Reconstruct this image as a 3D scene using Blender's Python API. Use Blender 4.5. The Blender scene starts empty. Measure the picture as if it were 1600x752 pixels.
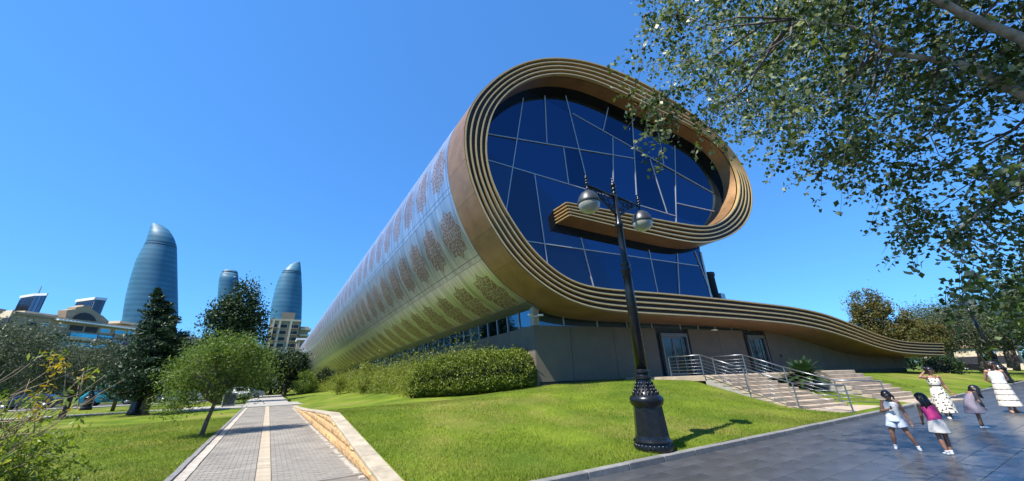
import bpy, bmesh, math, random
import numpy as np
from mathutils import Vector, Matrix, noise as mnoise

S = bpy.context.scene
C = S.collection
R = math.radians
rng = np.random.default_rng(7)
random.seed(7)

# ------------------------------------------------------------------ camera
FPX, CXP, CYP = 540.0, 800.0, 376.0            # focal length / centre in pixels of a 1600 px wide picture
PITCH, ROLL, HEAD = R(21.4241), R(-1.80994), R(33.7042)
CAMP = np.array([0.0, 0.0, 1.7])

def cam_axes():
    h, p = HEAD, PITCH
    F = np.array([math.sin(h)*math.cos(p), math.cos(h)*math.cos(p), math.sin(p)])
    R0 = np.array([math.cos(h), -math.sin(h), 0.0])
    U0 = np.cross(R0, F)
    c, s = math.cos(ROLL), math.sin(ROLL)
    return c*R0+s*U0, -s*R0+c*U0, F
RX, UY, FW = cam_axes()
cd = bpy.data.cameras.new('camera'); cam = bpy.data.objects.new('camera', cd); C.objects.link(cam)
cd.sensor_width = 36.0; cd.lens = FPX/1600*36.0; cd.clip_start = 0.05; cd.clip_end = 6000
m = Matrix.Identity(4)
for i in range(3):
    m[i][0], m[i][1], m[i][2], m[i][3] = RX[i], UY[i], -FW[i], CAMP[i]
cam.matrix_world = m
S.camera = cam

def ray(px, py): return FW + RX*(px-CXP)/FPX - UY*(py-CYP)/FPX
def onz(px, py, z=0.0): v = ray(px, py); return CAMP + v*(z-CAMP[2])/v[2]
def onX(px, py, X): v = ray(px, py); return CAMP + v*X/v[0]
def onY(px, py, Y): v = ray(px, py); return CAMP + v*Y/v[1]
def onplane(px, py, p, n): v = ray(px, py); return CAMP + v*np.dot(p-CAMP, n)/np.dot(v, n)

# ------------------------------------------------------------------ sky, sun, exposure
SUN_EL = R(57.0)
SUN_AZ = math.atan2(-0.9945, -0.105)            # compass angle of the direction to the sun (x = sin, y = cos)
w = bpy.data.worlds.new('World'); S.world = w; w.use_nodes = True
nt = w.node_tree; nt.nodes.clear()
out = nt.nodes.new('ShaderNodeOutputWorld'); bg = nt.nodes.new('ShaderNodeBackground')
sky = nt.nodes.new('ShaderNodeTexSky'); sky.sky_type = 'NISHITA'; sky.sun_disc = False
sky.sun_elevation = SUN_EL; sky.sun_rotation = SUN_AZ % (2*math.pi)
sky.air_density = 1.0; sky.dust_density = 0.0; sky.ozone_density = 2.6; sky.altitude = 60
bg.inputs['Strength'].default_value = 0.125
gm = nt.nodes.new('ShaderNodeGamma'); gm.inputs['Gamma'].default_value = 0.62      # flatter, as the phone renders a clear sky
tn = nt.nodes.new('ShaderNodeMixRGB'); tn.blend_type = 'MULTIPLY'; tn.inputs[0].default_value = 1.0; tn.inputs[2].default_value = (0.225, 0.555, 1.0, 1)
nt.links.new(sky.outputs[0], gm.inputs[0]); nt.links.new(gm.outputs[0], tn.inputs[1]); nt.links.new(tn.outputs[0], bg.inputs[0]); nt.links.new(bg.outputs[0], out.inputs[0])
sd = bpy.data.lights.new('sun', 'SUN'); sd.energy = 2.45; sd.angle = R(0.53); sd.color = (1.0, 0.95, 0.87)
sun = bpy.data.objects.new('sun', sd); C.objects.link(sun)
tosun = Vector((math.sin(SUN_AZ)*math.cos(SUN_EL), math.cos(SUN_AZ)*math.cos(SUN_EL), math.sin(SUN_EL)))
sun.rotation_euler = tosun.to_track_quat('Z', 'Y').to_euler(); sun.location = (-30, -5, 50)
S.view_settings.view_transform = 'Standard'; S.view_settings.look = 'None'
S.view_settings.exposure = 1.85; S.view_settings.gamma = 1.0
S.cycles.max_bounces = 8; S.cycles.transparent_max_bounces = 6
S.cycles.sample_clamp_indirect = 6.0

# ------------------------------------------------------------------ materials
def nodes_mat(name):
    m = bpy.data.materials.new(name); m.use_nodes = True
    t = m.node_tree; b = t.nodes['Principled BSDF']
    return m, t, b
def N(t, typ, **kw):
    n = t.nodes.new(typ)
    for k, v in kw.items():
        if k.startswith('i_'):
            key = k[2:]
            n.inputs[int(key) if key.isdigit() else key].default_value = v
        else: setattr(n, k, v)
    return n
def L(t, a, b): t.links.new(a, b)
def rgba(c): return (c[0], c[1], c[2], 1.0)
def ramp(t, fac, stops):
    r = t.nodes.new('ShaderNodeValToRGB')
    el = r.color_ramp.elements
    while len(el) < len(stops): el.new(0.5)
    for e, (p, c) in zip(el, stops): e.position = p; e.color = rgba(c)
    L(t, fac, r.inputs[0]); return r
def math_(t, op, a, b=None, c=None):
    n = t.nodes.new('ShaderNodeMath'); n.operation = op
    for i, v in enumerate((a, b, c)):
        if v is None: continue
        if isinstance(v, (int, float)): n.inputs[i].default_value = v
        else: L(t, v, n.inputs[i])
    return n.outputs[0]

def mat(name, col, rough=0.6, metal=0.0, var=0.12, scale=4.0, bump=0.0, bscale=30.0, col2=None, spec=0.5, stretch=None, island=0.0):
    m, t, b = nodes_mat(name)
    tc = N(t, 'ShaderNodeTexCoord')
    vec = tc.outputs['Object']
    if stretch:
        mp = N(t, 'ShaderNodeMapping'); mp.inputs['Scale'].default_value = stretch
        L(t, vec, mp.inputs[0]); vec = mp.outputs[0]
    nz = N(t, 'ShaderNodeTexNoise', i_Scale=scale, i_Detail=6.0, i_Roughness=0.65); L(t, vec, nz.inputs['Vector'])
    c2 = col2 or tuple(max(0, x*(1-2.2*var)) for x in col)
    c1 = tuple(min(1, x*(1+var)) for x in col)
    r = ramp(t, nz.outputs[0], [(0.3, c2), (0.68, c1)])
    colo = r.outputs[0]
    if island:
        oi = N(t, 'ShaderNodeObjectInfo'); g = N(t, 'ShaderNodeNewGeometry')
        a = math_(t, 'ADD', oi.outputs['Random'], g.outputs['Random Per Island']); a = math_(t, 'FRACT', a)
        v = math_(t, 'MULTIPLY_ADD', a, 2*island, 1-island)
        h = N(t, 'ShaderNodeHueSaturation'); L(t, v, h.inputs['Value']); L(t, colo, h.inputs['Color']); colo = h.outputs[0]
    L(t, colo, b.inputs['Base Color'])
    b.inputs['Roughness'].default_value = rough; b.inputs['Metallic'].default_value = metal
    b.inputs['Specular IOR Level'].default_value = spec
    if rough < 0.95:
        rr = math_(t, 'MULTIPLY_ADD', nz.outputs[0], 0.16, rough-0.08); L(t, rr, b.inputs['Roughness'])
    if bump:
        n2 = N(t, 'ShaderNodeTexNoise', i_Scale=bscale, i_Detail=5.0); L(t, vec, n2.inputs['Vector'])
        bp = N(t, 'ShaderNodeBump', i_Strength=bump, i_Distance=0.02); L(t, n2.outputs[0], bp.inputs['Height']); L(t, bp.outputs[0], b.inputs['Normal'])
    return m

def leaf_mat(name, cols, trans=0.35, rough=0.5, patch=None):
    m, t, b = nodes_mat(name)
    g = N(t, 'ShaderNodeNewGeometry')
    st = [(i/(max(1, len(cols)-1)), c) for i, c in enumerate(cols)]
    r = ramp(t, g.outputs['Random Per Island'], st)
    if patch:                                            # dry and lush patches of turf
        tc = N(t, 'ShaderNodeTexCoord'); nz = N(t, 'ShaderNodeTexNoise', i_Scale=0.45, i_Detail=7.0, i_Roughness=0.72); L(t, tc.outputs['Object'], nz.inputs['Vector'])
        rp = ramp(t, nz.outputs[0], [(0.44, (0, 0, 0)), (0.70, (0.8, 0.8, 0.8))])
        mxp = N(t, 'ShaderNodeMixRGB'); L(t, rp.outputs[0], mxp.inputs[0]); L(t, r.outputs[0], mxp.inputs[1]); mxp.inputs[2].default_value = rgba(patch); r = mxp
    L(t, r.outputs[0], b.inputs['Base Color']); b.inputs['Roughness'].default_value = rough
    b.inputs['Specular IOR Level'].default_value = 0.3
    tr = N(t, 'ShaderNodeBsdfTranslucent')
    h = N(t, 'ShaderNodeHueSaturation', i_Value=1.25, i_Saturation=1.1); h.inputs['Hue'].default_value = 0.49
    L(t, r.outputs[0], h.inputs['Color']); L(t, h.outputs[0], tr.inputs[0])
    mx = N(t, 'ShaderNodeMixShader', i_0=trans); L(t, b.outputs[0], mx.inputs[1]); L(t, tr.outputs[0], mx.inputs[2])
    L(t, mx.outputs[0], t.nodes['Material Output'].inputs[0])
    return m

M = {}
M['asphalt'] = mat('asphalt', (0.06, 0.062, 0.065), 0.85, scale=3)
M['lawn_soil'] = None
def lawn_material(name, g1, g2, dry):
    m, t, b = nodes_mat(name)
    tc = N(t, 'ShaderNodeTexCoord')
    n1 = N(t, 'ShaderNodeTexNoise', i_Scale=0.55, i_Detail=5.0, i_Roughness=0.6); L(t, tc.outputs['Object'], n1.inputs['Vector'])
    n2 = N(t, 'ShaderNodeTexNoise', i_Scale=22.0, i_Detail=4.0); L(t, tc.outputs['Object'], n2.inputs['Vector'])
    n3 = N(t, 'ShaderNodeTexNoise', i_Scale=0.23, i_Detail=6.0, i_Roughness=0.7); L(t, tc.outputs['Object'], n3.inputs['Vector'])
    r1 = ramp(t, n1.outputs[0], [(0.35, g1), (0.65, g2)])
    mx = N(t, 'ShaderNodeMixRGB', blend_type='MIX'); L(t, r1.outputs[0], mx.inputs[1]); mx.inputs[2].default_value = rgba(dry)
    rf = ramp(t, n3.outputs[0], [(0.48, (0, 0, 0)), (0.68, (0.85, 0.85, 0.85))]); L(t, rf.outputs[0], mx.inputs[0])
    m2 = N(t, 'ShaderNodeMixRGB', blend_type='MULTIPLY', i_0=0.6); L(t, mx.outputs[0], m2.inputs[1])
    r2 = ramp(t, n2.outputs[0], [(0.3, (0.45, 0.45, 0.45)), (0.7, (1, 1, 1))]); L(t, r2.outputs[0], m2.inputs[2])
    L(t, m2.outputs[0], b.inputs['Base Color']); b.inputs['Roughness'].default_value = 0.95; b.inputs['Specular IOR Level'].default_value = 0.1
    bp = N(t, 'ShaderNodeBump', i_Strength=0.8, i_Distance=0.05); L(t, n2.outputs[0], bp.inputs['Height']); L(t, bp.outputs[0], b.inputs['Normal'])
    return m
M['lawn'] = lawn_material('lawn', (0.085, 0.14, 0.013), (0.185, 0.245, 0.022), (0.29, 0.25, 0.07))
M['far_ground'] = lawn_material('far_ground', (0.07, 0.12, 0.02), (0.13, 0.18, 0.03), (0.2, 0.18, 0.07))
M['grass'] = leaf_mat('grass', [(0.065, 0.12, 0.010), (0.165, 0.245, 0.020), (0.29, 0.315, 0.045)], 0.4, 0.6, (0.27, 0.26, 0.06))
M['grass_left'] = leaf_mat('grass_left', [(0.06, 0.11, 0.012), (0.13, 0.195, 0.02), (0.22, 0.25, 0.04)], 0.4, 0.6, (0.24, 0.25, 0.05))
M['hill'] = mat('hill', (0.02, 0.028, 0.012), 0.95, var=0.3, scale=0.05)
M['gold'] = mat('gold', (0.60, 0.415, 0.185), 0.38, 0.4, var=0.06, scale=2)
M['dark_groove'] = mat('dark_groove', (0.022, 0.017, 0.013), 0.6, 0.0, var=0.15)
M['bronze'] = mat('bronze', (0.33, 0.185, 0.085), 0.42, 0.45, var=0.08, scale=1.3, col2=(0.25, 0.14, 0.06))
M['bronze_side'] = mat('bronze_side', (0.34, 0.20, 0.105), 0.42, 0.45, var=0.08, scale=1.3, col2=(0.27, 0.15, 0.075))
M['steel_skin'] = mat('steel_skin', (0.30, 0.31, 0.31), 0.45, 0.8, var=0.1)
M['wall_panel'] = mat('wall_panel', (0.135, 0.115, 0.085), 0.75, var=0.08, scale=1.2, bump=0.15, bscale=60, island=0.05)
M['concrete'] = mat('concrete', (0.33, 0.31, 0.27), 0.85, var=0.1, bump=0.2)
M['dark_metal'] = mat('dark_metal', (0.035, 0.04, 0.045), 0.5, 0.3)
M['door_frame'] = mat('door_frame', (0.16, 0.165, 0.165), 0.45, 0.4, var=0.05)
M['frame_grey'] = mat('frame_grey', (0.45, 0.46, 0.46), 0.4, 0.6, var=0.05)
M['mullion'] = mat('mullion', (0.40, 0.41, 0.43), 0.45, 0.3, var=0.04)
M['white'] = mat('white', (0.78, 0.78, 0.76), 0.5, var=0.04)
M['black_iron'] = mat('black_iron', (0.010, 0.011, 0.012), 0.28, 0.2, var=0.2, scale=9, spec=0.6)
M['paver'] = mat('paver', (0.275, 0.245, 0.20), 0.85, var=0.16, scale=0.9, bump=0.25, bscale=90, island=0.06)
M['paver_joint'] = mat('paver_joint', (0.20, 0.17, 0.135), 0.95, var=0.15)
M['strip_stone'] = mat('strip_stone', (0.42, 0.345, 0.24), 0.8, var=0.1, bump=0.2, island=0.1)
M['kerb_dark'] = mat('kerb_dark', (0.20, 0.195, 0.185), 0.85, var=0.12, bump=0.25, island=0.1)
M['kerb_light'] = mat('kerb_light', (0.42, 0.37, 0.30), 0.8, var=0.12, bump=0.25, island=0.1)
M['sandstone'] = mat('sandstone', (0.46, 0.30, 0.135), 0.85, var=0.22, scale=5, bump=0.8, bscale=16, island=0.16, col2=(0.36, 0.21, 0.09))
M['capstone'] = mat('capstone', (0.40, 0.335, 0.235), 0.8, var=0.14, scale=3, bump=0.3, island=0.08)
M['mortar'] = mat('mortar', (0.20, 0.14, 0.08), 0.95)
M['step_stone'] = mat('step_stone', (0.42, 0.335, 0.24), 0.75, var=0.14, scale=2.5, bump=0.2, island=0.08)
M['rail'] = mat('rail', (0.25, 0.26, 0.28), 0.35, 0.8, var=0.05)
M['door_glass'] = None
M['door_dark'] = mat('door_dark', (0.012, 0.014, 0.017), 0.08, 0.0, spec=0.8)
M['bark'] = mat('bark', (0.13, 0.105, 0.08), 0.9, var=0.25, scale=8, bump=0.6, bscale=20)
M['bark_pale'] = mat('bark_pale', (0.36, 0.33, 0.27), 0.85, var=0.25, scale=6, bump=0.5, bscale=14, col2=(0.13, 0.11, 0.085))
M['twig'] = mat('twig', (0.34, 0.25, 0.16), 0.8, var=0.2)

def glass_mat(name, tint, rough=0.02, dark=(0.004, 0.008, 0.016), fac=0.55, wob=0.0):
    # coated reflective glazing: a tinted mirror coat over a dark interior
    m, t, b = nodes_mat(name)
    b.inputs['Base Color'].default_value = rgba(dark); b.inputs['Roughness'].default_value = 0.3
    g = N(t, 'ShaderNodeBsdfGlossy', i_Roughness=rough); g.inputs['Color'].default_value = rgba(tint)
    oi = N(t, 'ShaderNodeObjectInfo')
    h = N(t, 'ShaderNodeHueSaturation'); h.inputs['Color'].default_value = rgba(tint)
    L(t, math_(t, 'MULTIPLY_ADD', oi.outputs['Random'], 0.5, 0.75), h.inputs['Value']); L(t, h.outputs[0], g.inputs['Color'])
    lw = N(t, 'ShaderNodeLayerWeight', i_Blend=0.35)
    f = math_(t, 'MULTIPLY_ADD', lw.outputs['Fresnel'], 0.5, fac-0.05)
    f = math_(t, 'MINIMUM', f, 1.0)
    mx = N(t, 'ShaderNodeMixShader'); L(t, f, mx.inputs[0]); L(t, b.outputs[0], mx.inputs[1]); L(t, g.outputs[0], mx.inputs[2])
    if wob:
        tc = N(t, 'ShaderNodeTexCoord'); nz = N(t, 'ShaderNodeTexNoise', i_Scale=0.6, i_Detail=2.0); L(t, tc.outputs['Object'], nz.inputs['Vector'])
        bp = N(t, 'ShaderNodeBump', i_Strength=wob, i_Distance=0.02); L(t, nz.outputs[0], bp.inputs['Height']); L(t, bp.outputs[0], g.inputs['Normal'])
    L(t, mx.outputs[0], t.nodes['Material Output'].inputs[0])
    return m
M['facade_glass'] = glass_mat('facade_glass', (0.036, 0.072, 0.135), 0.012, (0.003, 0.007, 0.02), 0.55, 0.08)
M['dark_glass'] = glass_mat('dark_glass', (0.10, 0.20, 0.26), 0.03, (0.005, 0.012, 0.016), 0.5)
M['door_glass'] = glass_mat('door_glass', (0.10, 0.16, 0.22), 0.03, (0.003, 0.004, 0.005), 0.2)
M['hotel_glass'] = glass_mat('hotel_glass', (0.07, 0.30, 0.36), 0.08, (0.01, 0.07, 0.09), 0.4)
M['car_glass'] = glass_mat('car_glass', (0.25, 0.28, 0.3), 0.03, (0.01, 0.01, 0.012), 0.35)

def steel_ornament():
    m, t, b = nodes_mat('steel_ornament')
    uv = N(t, 'ShaderNodeUVMap'); sp = N(t, 'ShaderNodeSeparateXYZ'); L(t, uv.outputs[0], sp.inputs[0])
    u, v = sp.outputs[0], sp.outputs[1]
    a = math_(t, 'MULTIPLY', math_(t, 'SUBTRACT', u, 0.5), 2/0.82)
    c = math_(t, 'MULTIPLY', math_(t, 'SUBTRACT', v, 0.5), 2/0.78)
    aa, cc = math_(t, 'ABSOLUTE', a), math_(t, 'ABSOLUTE', c)
    mxx = math_(t, 'MULTIPLY', math_(t, 'MAXIMUM', aa, cc), 1.36)
    sm = math_(t, 'ADD', aa, cc)
    d = math_(t, 'MINIMUM', mxx, sm)                       # 8-pointed star, 1 at its rim
    oi = N(t, 'ShaderNodeObjectInfo')
    star = math_(t, 'LESS_THAN', d, 1.0)
    # lacework: solid motif cut by thin star-shaped and radial lines
    ring = math_(t, 'GREATER_THAN', math_(t, 'SINE', math_(t, 'MULTIPLY', d, 27.0)), -0.72)
    ang = math_(t, 'ARCTAN2', c, a)
    rad = math_(t, 'GREATER_THAN', math_(t, 'SINE', math_(t, 'MULTIPLY', ang, 16.0)), -0.80)
    cmb = N(t, 'ShaderNodeCombineXYZ'); L(t, math_(t, 'MULTIPLY', aa, 3.4), cmb.inputs[0]); L(t, math_(t, 'MULTIPLY', cc, 4.2), cmb.inputs[1])
    vo = N(t, 'ShaderNodeTexVoronoi', feature='DISTANCE_TO_EDGE', i_Scale=1.0); L(t, cmb.outputs[0], vo.inputs['Vector'])
    lace = math_(t, 'GREATER_THAN', vo.outputs['Distance'], 0.055)
    pat = math_(t, 'MULTIPLY', math_(t, 'MULTIPLY', ring, rad), lace)
    pat = math_(t, 'MULTIPLY_ADD', pat, 0.60, 0.34)
    mask = math_(t, 'MULTIPLY', star, pat)
    # brushed metal: streaks running round the drum
    cm2 = N(t, 'ShaderNodeCombineXYZ')
    L(t, math_(t, 'MULTIPLY_ADD', oi.outputs['Random'], 40.0, math_(t, 'MULTIPLY', u, 9.0)), cm2.inputs[0]); L(t, math_(t, 'MULTIPLY', v, 1.3), cm2.inputs[1])
    nz = N(t, 'ShaderNodeTexNoise', i_Scale=1.0, i_Detail=4.0); L(t, cm2.outputs[0], nz.inputs['Vector'])
    steel = ramp(t, nz.outputs[0], [(0.30, (0.42, 0.425, 0.435)), (0.68, (0.76, 0.765, 0.78))])
    brown = ramp(t, nz.outputs[0], [(0.3, (0.15, 0.062, 0.028)), (0.7, (0.24, 0.105, 0.05))])
    mx = N(t, 'ShaderNodeMixRGB'); L(t, mask, mx.inputs[0]); L(t, steel.outputs[0], mx.inputs[1]); L(t, brown.outputs[0], mx.inputs[2])
    # fine extra seam lines at a third of the panel
    sl = math_(t, 'LESS_THAN', math_(t, 'ABSOLUTE', math_(t, 'SUBTRACT', v, 0.93)), 0.006)
    sl = math_(t, 'MAXIMUM', sl, math_(t, 'LESS_THAN', math_(t, 'ABSOLUTE', math_(t, 'SUBTRACT', u, 0.08)), 0.008))
    m2 = N(t, 'ShaderNodeMixRGB'); L(t, math_(t, 'MULTIPLY', sl, 0.7), m2.inputs[0]); L(t, mx.outputs[0], m2.inputs[1]); m2.inputs[2].default_value = (0.10, 0.10, 0.10, 1)
    L(t, m2.outputs[0], b.inputs['Base Color'])
    L(t, math_(t, 'MULTIPLY_ADD', mask, -0.45, 0.88), b.inputs['Metallic'])
    L(t, math_(t, 'MULTIPLY_ADD', nz.outputs[0], 0.24, 0.24), b.inputs['Roughness'])
    return m
M['steel_ornament'] = steel_ornament()

def tile_mat():
    m, t, b = nodes_mat('granite_tile')
    tc = N(t, 'ShaderNodeTexCoord')
    oi = N(t, 'ShaderNodeObjectInfo'); g = N(t, 'ShaderNodeNewGeometry')
    n1 = N(t, 'ShaderNodeTexNoise', i_Scale=1.1, i_Detail=6.0, i_Roughness=0.65); L(t, tc.outputs['Object'], n1.inputs['Vector'])
    n2 = N(t, 'ShaderNodeTexNoise', i_Scale=70.0, i_Detail=3.0); L(t, tc.outputs['Object'], n2.inputs['Vector'])
    c = ramp(t, n1.outputs[0], [(0.3, (0.042, 0.044, 0.048)), (0.7, (0.088, 0.090, 0.094))])
    h = N(t, 'ShaderNodeHueSaturation'); L(t, c.outputs[0], h.inputs['Color'])
    a = math_(t, 'FRACT', math_(t, 'ADD', oi.outputs['Random'], g.outputs['Random Per Island']))
    L(t, math_(t, 'MULTIPLY_ADD', a, 0.22, 0.89), h.inputs['Value'])
    L(t, h.outputs[0], b.inputs['Base Color'])
    L(t, math_(t, 'MULTIPLY_ADD', n1.outputs[0], 0.34, 0.14), b.inputs['Roughness'])
    bp = N(t, 'ShaderNodeBump', i_Strength=0.10, i_Distance=0.01); L(t, n2.outputs[0], bp.inputs['Height']); L(t, bp.outputs[0], b.inputs['Normal'])
    b.inputs['Specular IOR Level'].default_value = 0.5
    return m
M['tile'] = tile_mat()
M['tile_joint'] = mat('tile_joint', (0.05, 0.05, 0.05), 0.9)

# ------------------------------------------------------------------ mesh helpers
def mesh_from(name, V, Fc, smooth=False):
    me = bpy.data.meshes.new(name)
    me.from_pydata([tuple(v) for v in V], [], Fc); me.update()
    if smooth: me.polygons.foreach_set('use_smooth', [True]*len(me.polygons))
    return me
def mesh_np(name, V, loops, nper, smooth=False):
    """V (n,3), loops flat indices, every face with nper corners"""
    me = bpy.data.meshes.new(name)
    nf = len(loops)//nper
    me.vertices.add(len(V)); me.vertices.foreach_set('co', np.asarray(V, np.float32).ravel())
    me.loops.add(len(loops)); me.loops.foreach_set('vertex_index', np.asarray(loops, np.int32))
    me.polygons.add(nf); me.polygons.foreach_set('loop_start', np.arange(nf, dtype=np.int32)*nper)
    if smooth: me.polygons.foreach_set('use_smooth', np.ones(nf, bool))
    me.update(calc_edges=True)
    return me
def link(name, me, material=None, parent=None, loc=None):
    o = bpy.data.objects.new(name, me); C.objects.link(o)
    if material is not None and not me.materials: me.materials.append(material)
    if parent is not None: o.parent = parent
    if loc is not None: o.location = loc
    return o
def empty(name, loc=(0, 0, 0), rz=0.0):
    o = bpy.data.objects.new(name, None); C.objects.link(o); o.location = loc; o.rotation_euler = (0, 0, rz); o.empty_display_size = 0.2
    return o
def tag(o, label=None, cat=None, group=None, kind=None):
    if label: o['label'] = label
    if cat: o['category'] = cat
    if group: o['group'] = group
    if kind: o['kind'] = kind
    return o
def copy_tree(o, parent=None):
    c = o.copy(); C.objects.link(c)
    if parent is not None: c.parent = parent
    for ch in list(o.children): copy_tree(ch, c)
    return c

class MB:
    """collects shapes for ONE mesh"""
    def __init__(s): s.V = []; s.F = []
    def add(s, V, Fc):
        b = len(s.V); s.V += [tuple(v) for v in V]; s.F += [tuple(i+b for i in f) for f in Fc]; return s
    def box(s, a, b):
        (x0, y0, z0), (x1, y1, z1) = a, b
        return s.add([(x0,y0,z0),(x1,y0,z0),(x1,y1,z0),(x0,y1,z0),(x0,y0,z1),(x1,y0,z1),(x1,y1,z1),(x0,y1,z1)],
                     [(0,3,2,1),(4,5,6,7),(0,1,5,4),(1,2,6,5),(2,3,7,6),(3,0,4,7)])
    def frame_box(s, o, ax, ay, az, x0, x1, y0, y1, z0, z1):
        o, ax, ay, az = (np.asarray(q, float) for q in (o, ax, ay, az))
        P = [o+ax*x+ay*y+az*z for z in (z0, z1) for (x, y) in ((x0,y0),(x1,y0),(x1,y1),(x0,y1))]
        return s.add(P, [(0,3,2,1),(4,5,6,7),(0,1,5,4),(1,2,6,5),(2,3,7,6),(3,0,4,7)])
    def tube(s, pts, rad, n=8, cap=True):
        pts = [Vector(p) for p in pts]
        if isinstance(rad, (int, float)): rad = [rad]*len(pts)
        up = Vector((0, 0, 1)); b0 = len(s.V); ref = None
        for i, p in enumerate(pts):
            d = (pts[min(i+1, len(pts)-1)]-pts[max(i-1, 0)])
            if d.length < 1e-9: d = Vector((0, 0, 1))
            d.normalize()
            if ref is None: ref = d.orthogonal().normalized()
            ref = (ref-d*ref.dot(d)); ref = ref.normalized() if ref.length > 1e-6 else d.orthogonal().normalized()
            e = d.cross(ref)
            for k in range(n):
                a = 2*math.pi*k/n
                s.V.append(tuple(p+(ref*math.cos(a)+e*math.sin(a))*rad[i]))
        for i in range(len(pts)-1):
            for k in range(n):
                a, b = b0+i*n+k, b0+i*n+(k+1) % n
                s.F.append((a, b, b+n, a+n))
        if cap:
            s.F.append(tuple(b0+k for k in reversed(range(n)))); s.F.append(tuple(b0+(len(pts)-1)*n+k for k in range(n)))
        return s
    def lathe(s, prof, n=24, o=(0, 0, 0), phase=0.0, cap=True):
        b0 = len(s.V)
        for (r, z) in prof:
            for k in range(n):
                a = 2*math.pi*k/n+phase
                s.V.append((o[0]+r*math.cos(a), o[1]+r*math.sin(a), o[2]+z))
        for i in range(len(prof)-1):
            for k in range(n):
                a, b = b0+i*n+k, b0+i*n+(k+1) % n
                s.F.append((a, b, b+n, a+n))
        if cap:
            s.F.append(tuple(b0+k for k in reversed(range(n)))); s.F.append(tuple(b0+(len(prof)-1)*n+k for k in range(n)))
        return s
    def ball(s, c, r, n=12, m=8, squash=(1, 1, 1), rot=None):
        V = []; b0 = len(s.V)
        for i in range(m+1):
            th = math.pi*i/m
            for k in range(n):
                a = 2*math.pi*k/n
                v = Vector((math.sin(th)*math.cos(a)*r*squash[0], math.sin(th)*math.sin(a)*r*squash[1], math.cos(th)*r*squash[2]))
                if rot is not None: v = rot @ v
                s.V.append((c[0]+v.x, c[1]+v.y, c[2]+v.z))
        for i in range(m):
            for k in range(n):
                a, b = b0+i*n+k, b0+i*n+(k+1) % n
                s.F.append((a, a+n, b+n, b))
        return s
    def prism(s, poly, d):
        """poly: 3-D points (planar), d: extrusion vector"""
        n = len(poly); P = [np.asarray(p, float) for p in poly]; d = np.asarray(d, float)
        return s.add(P+[p+d for p in P], [tuple(range(n))[::-1], tuple(range(n, 2*n))]+[(i, (i+1) % n, n+(i+1) % n, n+i) for i in range(n)])
    def mesh(s, name, smooth=False):
        return mesh_from(name, s.V, s.F, smooth)
    def build(s, name, material, parent=None, smooth=False, loc=None):
        return link(name, s.mesh(name, smooth), material, parent, loc)

def bevel(o, wd=0.01, seg=1):
    m = o.modifiers.new('bevel', 'BEVEL'); m.width = wd; m.segments = seg; m.limit_method = 'ANGLE'; m.angle_limit = R(40)
    return o
def auto_smooth(o, ang=40):
    me = o.data; me.polygons.foreach_set('use_smooth', [True]*len(me.polygons))
    try: me.set_sharp_from_angle(angle=R(ang))
    except Exception: pass
    return o

# ================================================================== GROUND
def yk(x): return 5.20-0.055*(x-4.9)            # kerb line of the tiled road
WALLTOP = [(5.0, 0.06), (6.9, 0.16), (13.9, 0.74), (19, 0.55), (24, 0.34), (30, 0.16), (35.6, 0.02)]
def walltop(y): return float(np.interp(y, [a for a, _ in WALLTOP], [b for _, b in WALLTOP]))
_cp = [(2.25, y, walltop(y)-.03) for y in (5.6, 7, 9, 11, 13.9, 16.5, 19, 24, 30, 35.5)] + [(2.1, 42, 0), (2.1, 60, 0), (2.1, 90, 0)]
_cp += [(x, yk(x)+0.2, 0.11) for x in (3, 5, 8, 11, 14, 16.5, 19, 22, 25, 28, 32, 38, 45, 52, 60, 75)]
_cp += [(6, 20.5, .62), (8.2, 18, .68), (10, 16.8, .92), (11.8, 15.6, 1.12), (13.5, 15.2, 1.22), (18, 14.5, 1.28), (22, 14, 1.3), (30, 12.6, 1.3), (40, 10.8, 1.3), (50, 9.4, 1.1), (58, 9, 0.9),
        (6, 10, .50), (10, 9.5, .66), (14, 9.4, .86), (17.4, 10.6, 1.22), (17.4, 8.5, .62), (17.4, 6.8, .17), (13.5, 7, .36), (9, 7, .30), (5, 7, .20), (10, 13, 1.0), (15, 12.5, 1.2),
        (22.6, 8.6, .78), (22.6, 7.4, .50), (22.6, 6.0, .15), (24, 8.2, .9), (28.4, 7.2, 1.02), (28.4, 5.2, .28), (34, 8, 1.1), (34, 6, .6), (42, 7.5, .95), (42, 5.2, .5), (50, 6, .75), (60, 8, .8), (75, 9, .8),
        (60, 20, .9), (75, 25, .7), (30, 30, 1.2), (50, 30, 1.0), (12.3, 20, 1.2), (12.3, 30, 1.25), (12.3, 45, 1.2), (12.3, 80, .9), (12.3, 140, .4), (8, 24, .75), (7.5, 32, .8), (7, 50, .75), (6, 80, .5),
        (4, 24, .42), (4, 32, .28), (4, 50, .2), (4, 80, .1), (40, 80, .6), (75, 80, .3), (75, 150, 0), (2, 150, 0)]
_P = np.array(_cp, float)
def _rbf_fit(P):
    n = len(P); D = np.linalg.norm(P[:, None, :2]-P[None, :, :2], axis=2)
    A = np.zeros((n+3, n+3)); A[:n, :n] = D+np.eye(n)*0.25*-1.0*-1.0*0
    A[:n, n] = 1; A[:n, n+1:] = P[:, :2]; A[n, :n] = 1; A[n+1:, :n] = P[:, :2].T
    b = np.zeros(n+3); b[:n] = P[:, 2]
    return np.linalg.solve(A, b)
_W = _rbf_fit(_P)
def gz(x, y):
    x = np.atleast_1d(np.asarray(x, float)); y = np.atleast_1d(np.asarray(y, float))
    D = np.sqrt((x[:, None]-_P[None, :, 0])**2+(y[:, None]-_P[None, :, 1])**2)
    return D @ _W[:-3]+_W[-3]+x*_W[-2]+y*_W[-1]
def gz1(x, y): return float(gz(x, y)[0])
def ground_z(x, y):
    if x > 2.0 and y > yk(x): return gz1(x, y)
    return 0.0

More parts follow.
